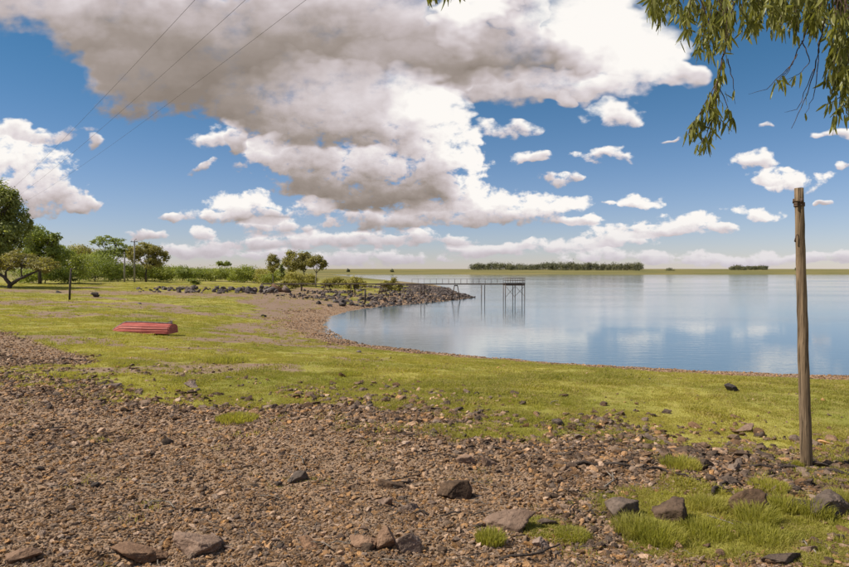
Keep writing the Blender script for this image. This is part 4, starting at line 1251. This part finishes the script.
for px, dp, rx, lab in ((671, 1480, 4, 'lone clump of trees on the far shore right of the long wood'), (797, 1480, 1.6, 'tiny tree on the far shore beside the wooden pole'), (392, 1330, 2.0, 'tiny dark bush on the left part of the far shore'), (348, 1330, 2.0, 'leftmost tiny bush on the far shore')):
    T('far_tree', lab, px, dp, 271, [(px, 268.6, rx, 2.2)], m_leaf_far, 500, 2.0, .3, seed=int(px))
# ------------------------------------------------------------------ overhanging eucalyptus
def eucalyptus():
    rg = random.Random(77)
    D = 6.0
    bx_, by_ = 8.2, 4.2
    z0 = gz(bx_, by_)
    root = empty('eucalyptus_tree', (bx_, by_, z0))
    tag(root, 'eucalyptus with long drooping leaves hanging into the upper right corner', 'tree')
    O = Vector((bx_, by_, z0))
    def W(p): return Vector(p) - O
    tube_ob('trunk', [W((bx_, by_, z0 - .4)), W((bx_ + .1, by_, z0 + 2)), W((bx_, by_ + .1, z0 + 4.5)), W((bx_ - .2, by_ + .2, z0 + 7.5)), W((bx_ + .2, by_, z0 + 11))], [.34, .28, .24, .18, .08], m_palebark, root, 14, .08)
    limb = [Vector((bx_ - .15, by_ + .15, 7.6)), Vector((6.4, 5.2, 8.1)), Vector((4.6, 5.9, 8.15)), Vector((2.6, 6.1, 7.9)), Vector((1.0, 6.0, 7.55)), Vector((.15, 6.0, 7.12))]
    tube_ob('limb', [W(p) for p in limb], [.12, .095, .07, .045, .02, .008], m_palebark, root, 9, .08)
    def near_limb(p):
        best = None
        for i in range(len(limb) - 1):
            for u in np.linspace(0, 1, 8):
                c = limb[i].lerp(limb[i + 1], float(u))
                dd = (c - p).length
                if best is None or dd < best[0]: best = (dd, c)
        return best[1]
    # leaf meshes: long, curved, pointed
    shapes = []
    for i in range(8):
        L_, Wd = rg.uniform(.09, .165), rg.uniform(.017, .028)
        n = 6
        bend, tw = rg.uniform(-.5, .5), rg.uniform(-.6, .6)
        V, Q = [], []
        for k in range(n + 1):
            u = k / n
            w_ = Wd * (math.sin(math.pi * min(1, u * .9 + .06) ** .8) ** .8) * .5
            cx_ = bend * L_ * .5 * u * u
            ang = tw * u
            V += [(cx_ - w_ * math.cos(ang), -w_ * math.sin(ang), -L_ * u), (cx_, .003, -L_ * u), (cx_ + w_ * math.cos(ang), w_ * math.sin(ang), -L_ * u)]
            if k:
                a = 3 * (k - 1)
                Q += [(a, a + 1, a + 4, a + 3), (a + 1, a + 2, a + 5, a + 4)]
        shapes.append((np.array(V), np.array(Q)))
    lm = [mesh_np('leaf', V, Q, m_euc, True, {'rnd': np.full(len(V), .05 + .9 * i / 7)}) for i, (V, Q) in enumerate(shapes)]
    leaves = []          # (position, rotation)
    twigs = []
    def add_twig(pts_px, dens=1.0, r0=.007, depth=None, leafy=(0.15, 1.0), attach=True):
        d0 = depth if depth else D + rg.uniform(-.7, .9)
        P3 = []
        for i, (a, b_) in enumerate(pts_px):
            P3.append(mid(a, b_, d0 + rg.uniform(-.05, .05)))
        fine = []
        for i in range(len(P3) - 1):
            for u in np.linspace(0, 1, 5, endpoint=False): fine.append(P3[i].lerp(P3[i + 1], float(u)) + Vector((rg.uniform(-.008, .008), rg.uniform(-.008, .008), 0)))
        fine.append(P3[-1])
        path = fine
        if attach:
            s = near_limb(fine[0])
            if (s - fine[0]).length > .03:
                path = [s, s.lerp(fine[0], .5) + Vector((0, 0, .1))] + fine
        twigs.append(tube([W(p) for p in path], [r0 * (1 - .75 * i / (len(path) - 1)) for i in range(len(path))], 5, 0, True, rg))
        tot = sum((fine[i + 1] - fine[i]).length for i in range(len(fine) - 1))
        nl = int(tot * 54 * dens)
        for j in range(nl):
            u = leafy[0] + (leafy[1] - leafy[0]) * rg.random()
            f = u * (len(fine) - 1); i = min(int(f), len(fine) - 2)
            p = fine[i].lerp(fine[i + 1], f - i)
            a = rg.uniform(0, 6.28)
            tilt = abs(rg.gauss(.15, .42))
            e = Euler((tilt * math.cos(a), tilt * math.sin(a), rg.uniform(0, 6.28)))
            off = Vector((math.cos(a + 1.57), math.sin(a + 1.57), 0)) * rg.uniform(0.0, .035)
            leaves.append((p + off, e))
    # the dense hanging mass along the top
    low = [(648, 22), (665, 45), (690, 62), (705, 68), (730, 62), (760, 52), (790, 48), (812, 44), (830, 70), (849, 95), (890, 110), (960, 120)]
    def lowy(x_): return float(np.interp(x_, [a for a, _ in low], [b_ for _, b_ in low]))
    for i in range(124):
        x_ = 650 + 215 * (rg.random() ** .9) if rg.random() < .85 else rg.uniform(865, 1000)
        yl = lowy(x_) * rg.uniform(.35, .95)
        ys = yl - rg.uniform(35, 75)
        dr = rg.uniform(-12, 10)
        add_twig([(x_ + 6, ys), (x_ + dr * .4 + 2, (ys + yl) / 2 - 3), (x_ + dr, yl - 8)], rg.uniform(.7, 1.15), .006)
    # the long streamer
    add_twig([(728, 20), (722, 55), (716, 80), (708, 105), (698, 135)], .9, .009, 5.9, (.25, 1))
    add_twig([(722, 55), (714, 85), (700, 112), (688, 132)], .95, .006, 5.95, attach=False)
    add_twig([(716, 80), (714, 110), (712, 130), (706, 145)], .95, .006, 5.9, attach=False)
    add_twig([(708, 105), (718, 118), (728, 128)], 1.0, .005, 5.85, (.1, 1), attach=False)
    add_twig([(716, 80), (726, 108), (731, 120)], .9, .005, 6.0, attach=False)
    add_twig([(700, 112), (692, 124), (686, 138)], 1.0, .005, 5.9, attach=False)
    add_twig([(712, 120), (704, 138), (697, 146)], 1.1, .005, 5.9, attach=False)
    # bare twigs with a few leaves
    add_twig([(812, 5), (800, 42), (790, 65), (772, 88)], .10, .008, 5.8, (.85, 1))
    add_twig([(790, 65), (765, 90), (747, 95)], .06, .004, 5.8, (.3, .6), attach=False)
    add_twig([(795, 55), (785, 75), (775, 84)], .35, .004, 5.8, (.6, 1), attach=False)
    add_twig([(800, 42), (808, 62), (797, 75), (782, 82)], .2, .005, 5.8, (.6, 1), attach=False)
    add_twig([(822, 20), (814, 62), (806, 95), (790, 129)], .03, .008, 5.7)
    add_twig([(812, 70), (796, 110), (783, 113)], .03, .004, 5.7, attach=False)
    add_twig([(818, 40), (812, 95), (803, 118)], .05, .005, 5.75, attach=False)
    add_twig([(726, 60), (732, 85), (734, 105)], .08, .005, 5.9, attach=False)
    # right hand curtain
    for i in range(30):
        x_ = rg.uniform(822, 905)
        yl = (85 + (x_ - 820) * 1.2 if x_ < 850 else 118) * rg.uniform(.65, 1.1)
        add_twig([(x_ + 10, rg.uniform(-20, 25)), (x_ + 4, yl * .55), (x_ - rg.uniform(0, 8), yl - 8)], .95, .006, None, (.2, 1))
    add_twig([(846, 60), (838, 100), (832, 128)], 1.1, .006, 5.8, attach=True)
    add_twig([(838, 98), (828, 104), (820, 106)], .7, .004, 5.8, attach=False)
    # the little spray further left
    for a, b_ in (((438, -22), (433, -4)), ((450, -18), (446, -4)), ((462, -20), (457, -7)), ((445, -15), (428, -2))):
        add_twig([a, b_], 1.3, .005, 6.0, (.5, 1))
    # the rest of the crown above, outside the picture
    for i in range(60):
        x_ = rg.uniform(660, 1150); ys = rg.uniform(-190, -70)
        add_twig([(x_ + 6, ys), (x_ + rg.uniform(-15, 10), ys + 60)], .45, .006)
    tv, tf = join_tubes(twigs)
    o = ob('twigs', mesh_np('twigs', tv, tf, m_twig, True), root)
    o['kind'] = 'stuff'
    rest_V, rest_Q, rest_r, off = [], [], [], 0
    cand = list(range(len(leaves)))
    # nearest leaves in view are parts of their own
    def score(i):
        p = leaves[i][0]
        u, v = CX + F * p.x / p.y, HZ - F * (p.z - CAMZ) / p.y
        return (0 if (0 < u < 849 and 0 < v + 4 < 567) else 100) + p.y - .004 * max(0, v - 60)
    cand.sort(key=score)
    single = set(cand[:300])
    for i, (p, e) in enumerate(leaves):
        q_ = rg.randrange(8)
        if i in single:
            ob('leaf', lm[q_], root, W(p), e)
        else:
            V, Q = shapes[q_]
            M_ = np.array(e.to_matrix())
            rest_V.append(V @ M_.T + np.array(W(p))); rest_Q.append(Q + off); off += len(V)
            rest_r.append(np.full(len(V), rg.random()))
    o = ob('leaves', mesh_np('leaves', np.concatenate(rest_V), np.concatenate(rest_Q), m_euc, True, {'rnd': np.concatenate(rest_r)}), root)
    o['kind'] = 'stuff'
eucalyptus()
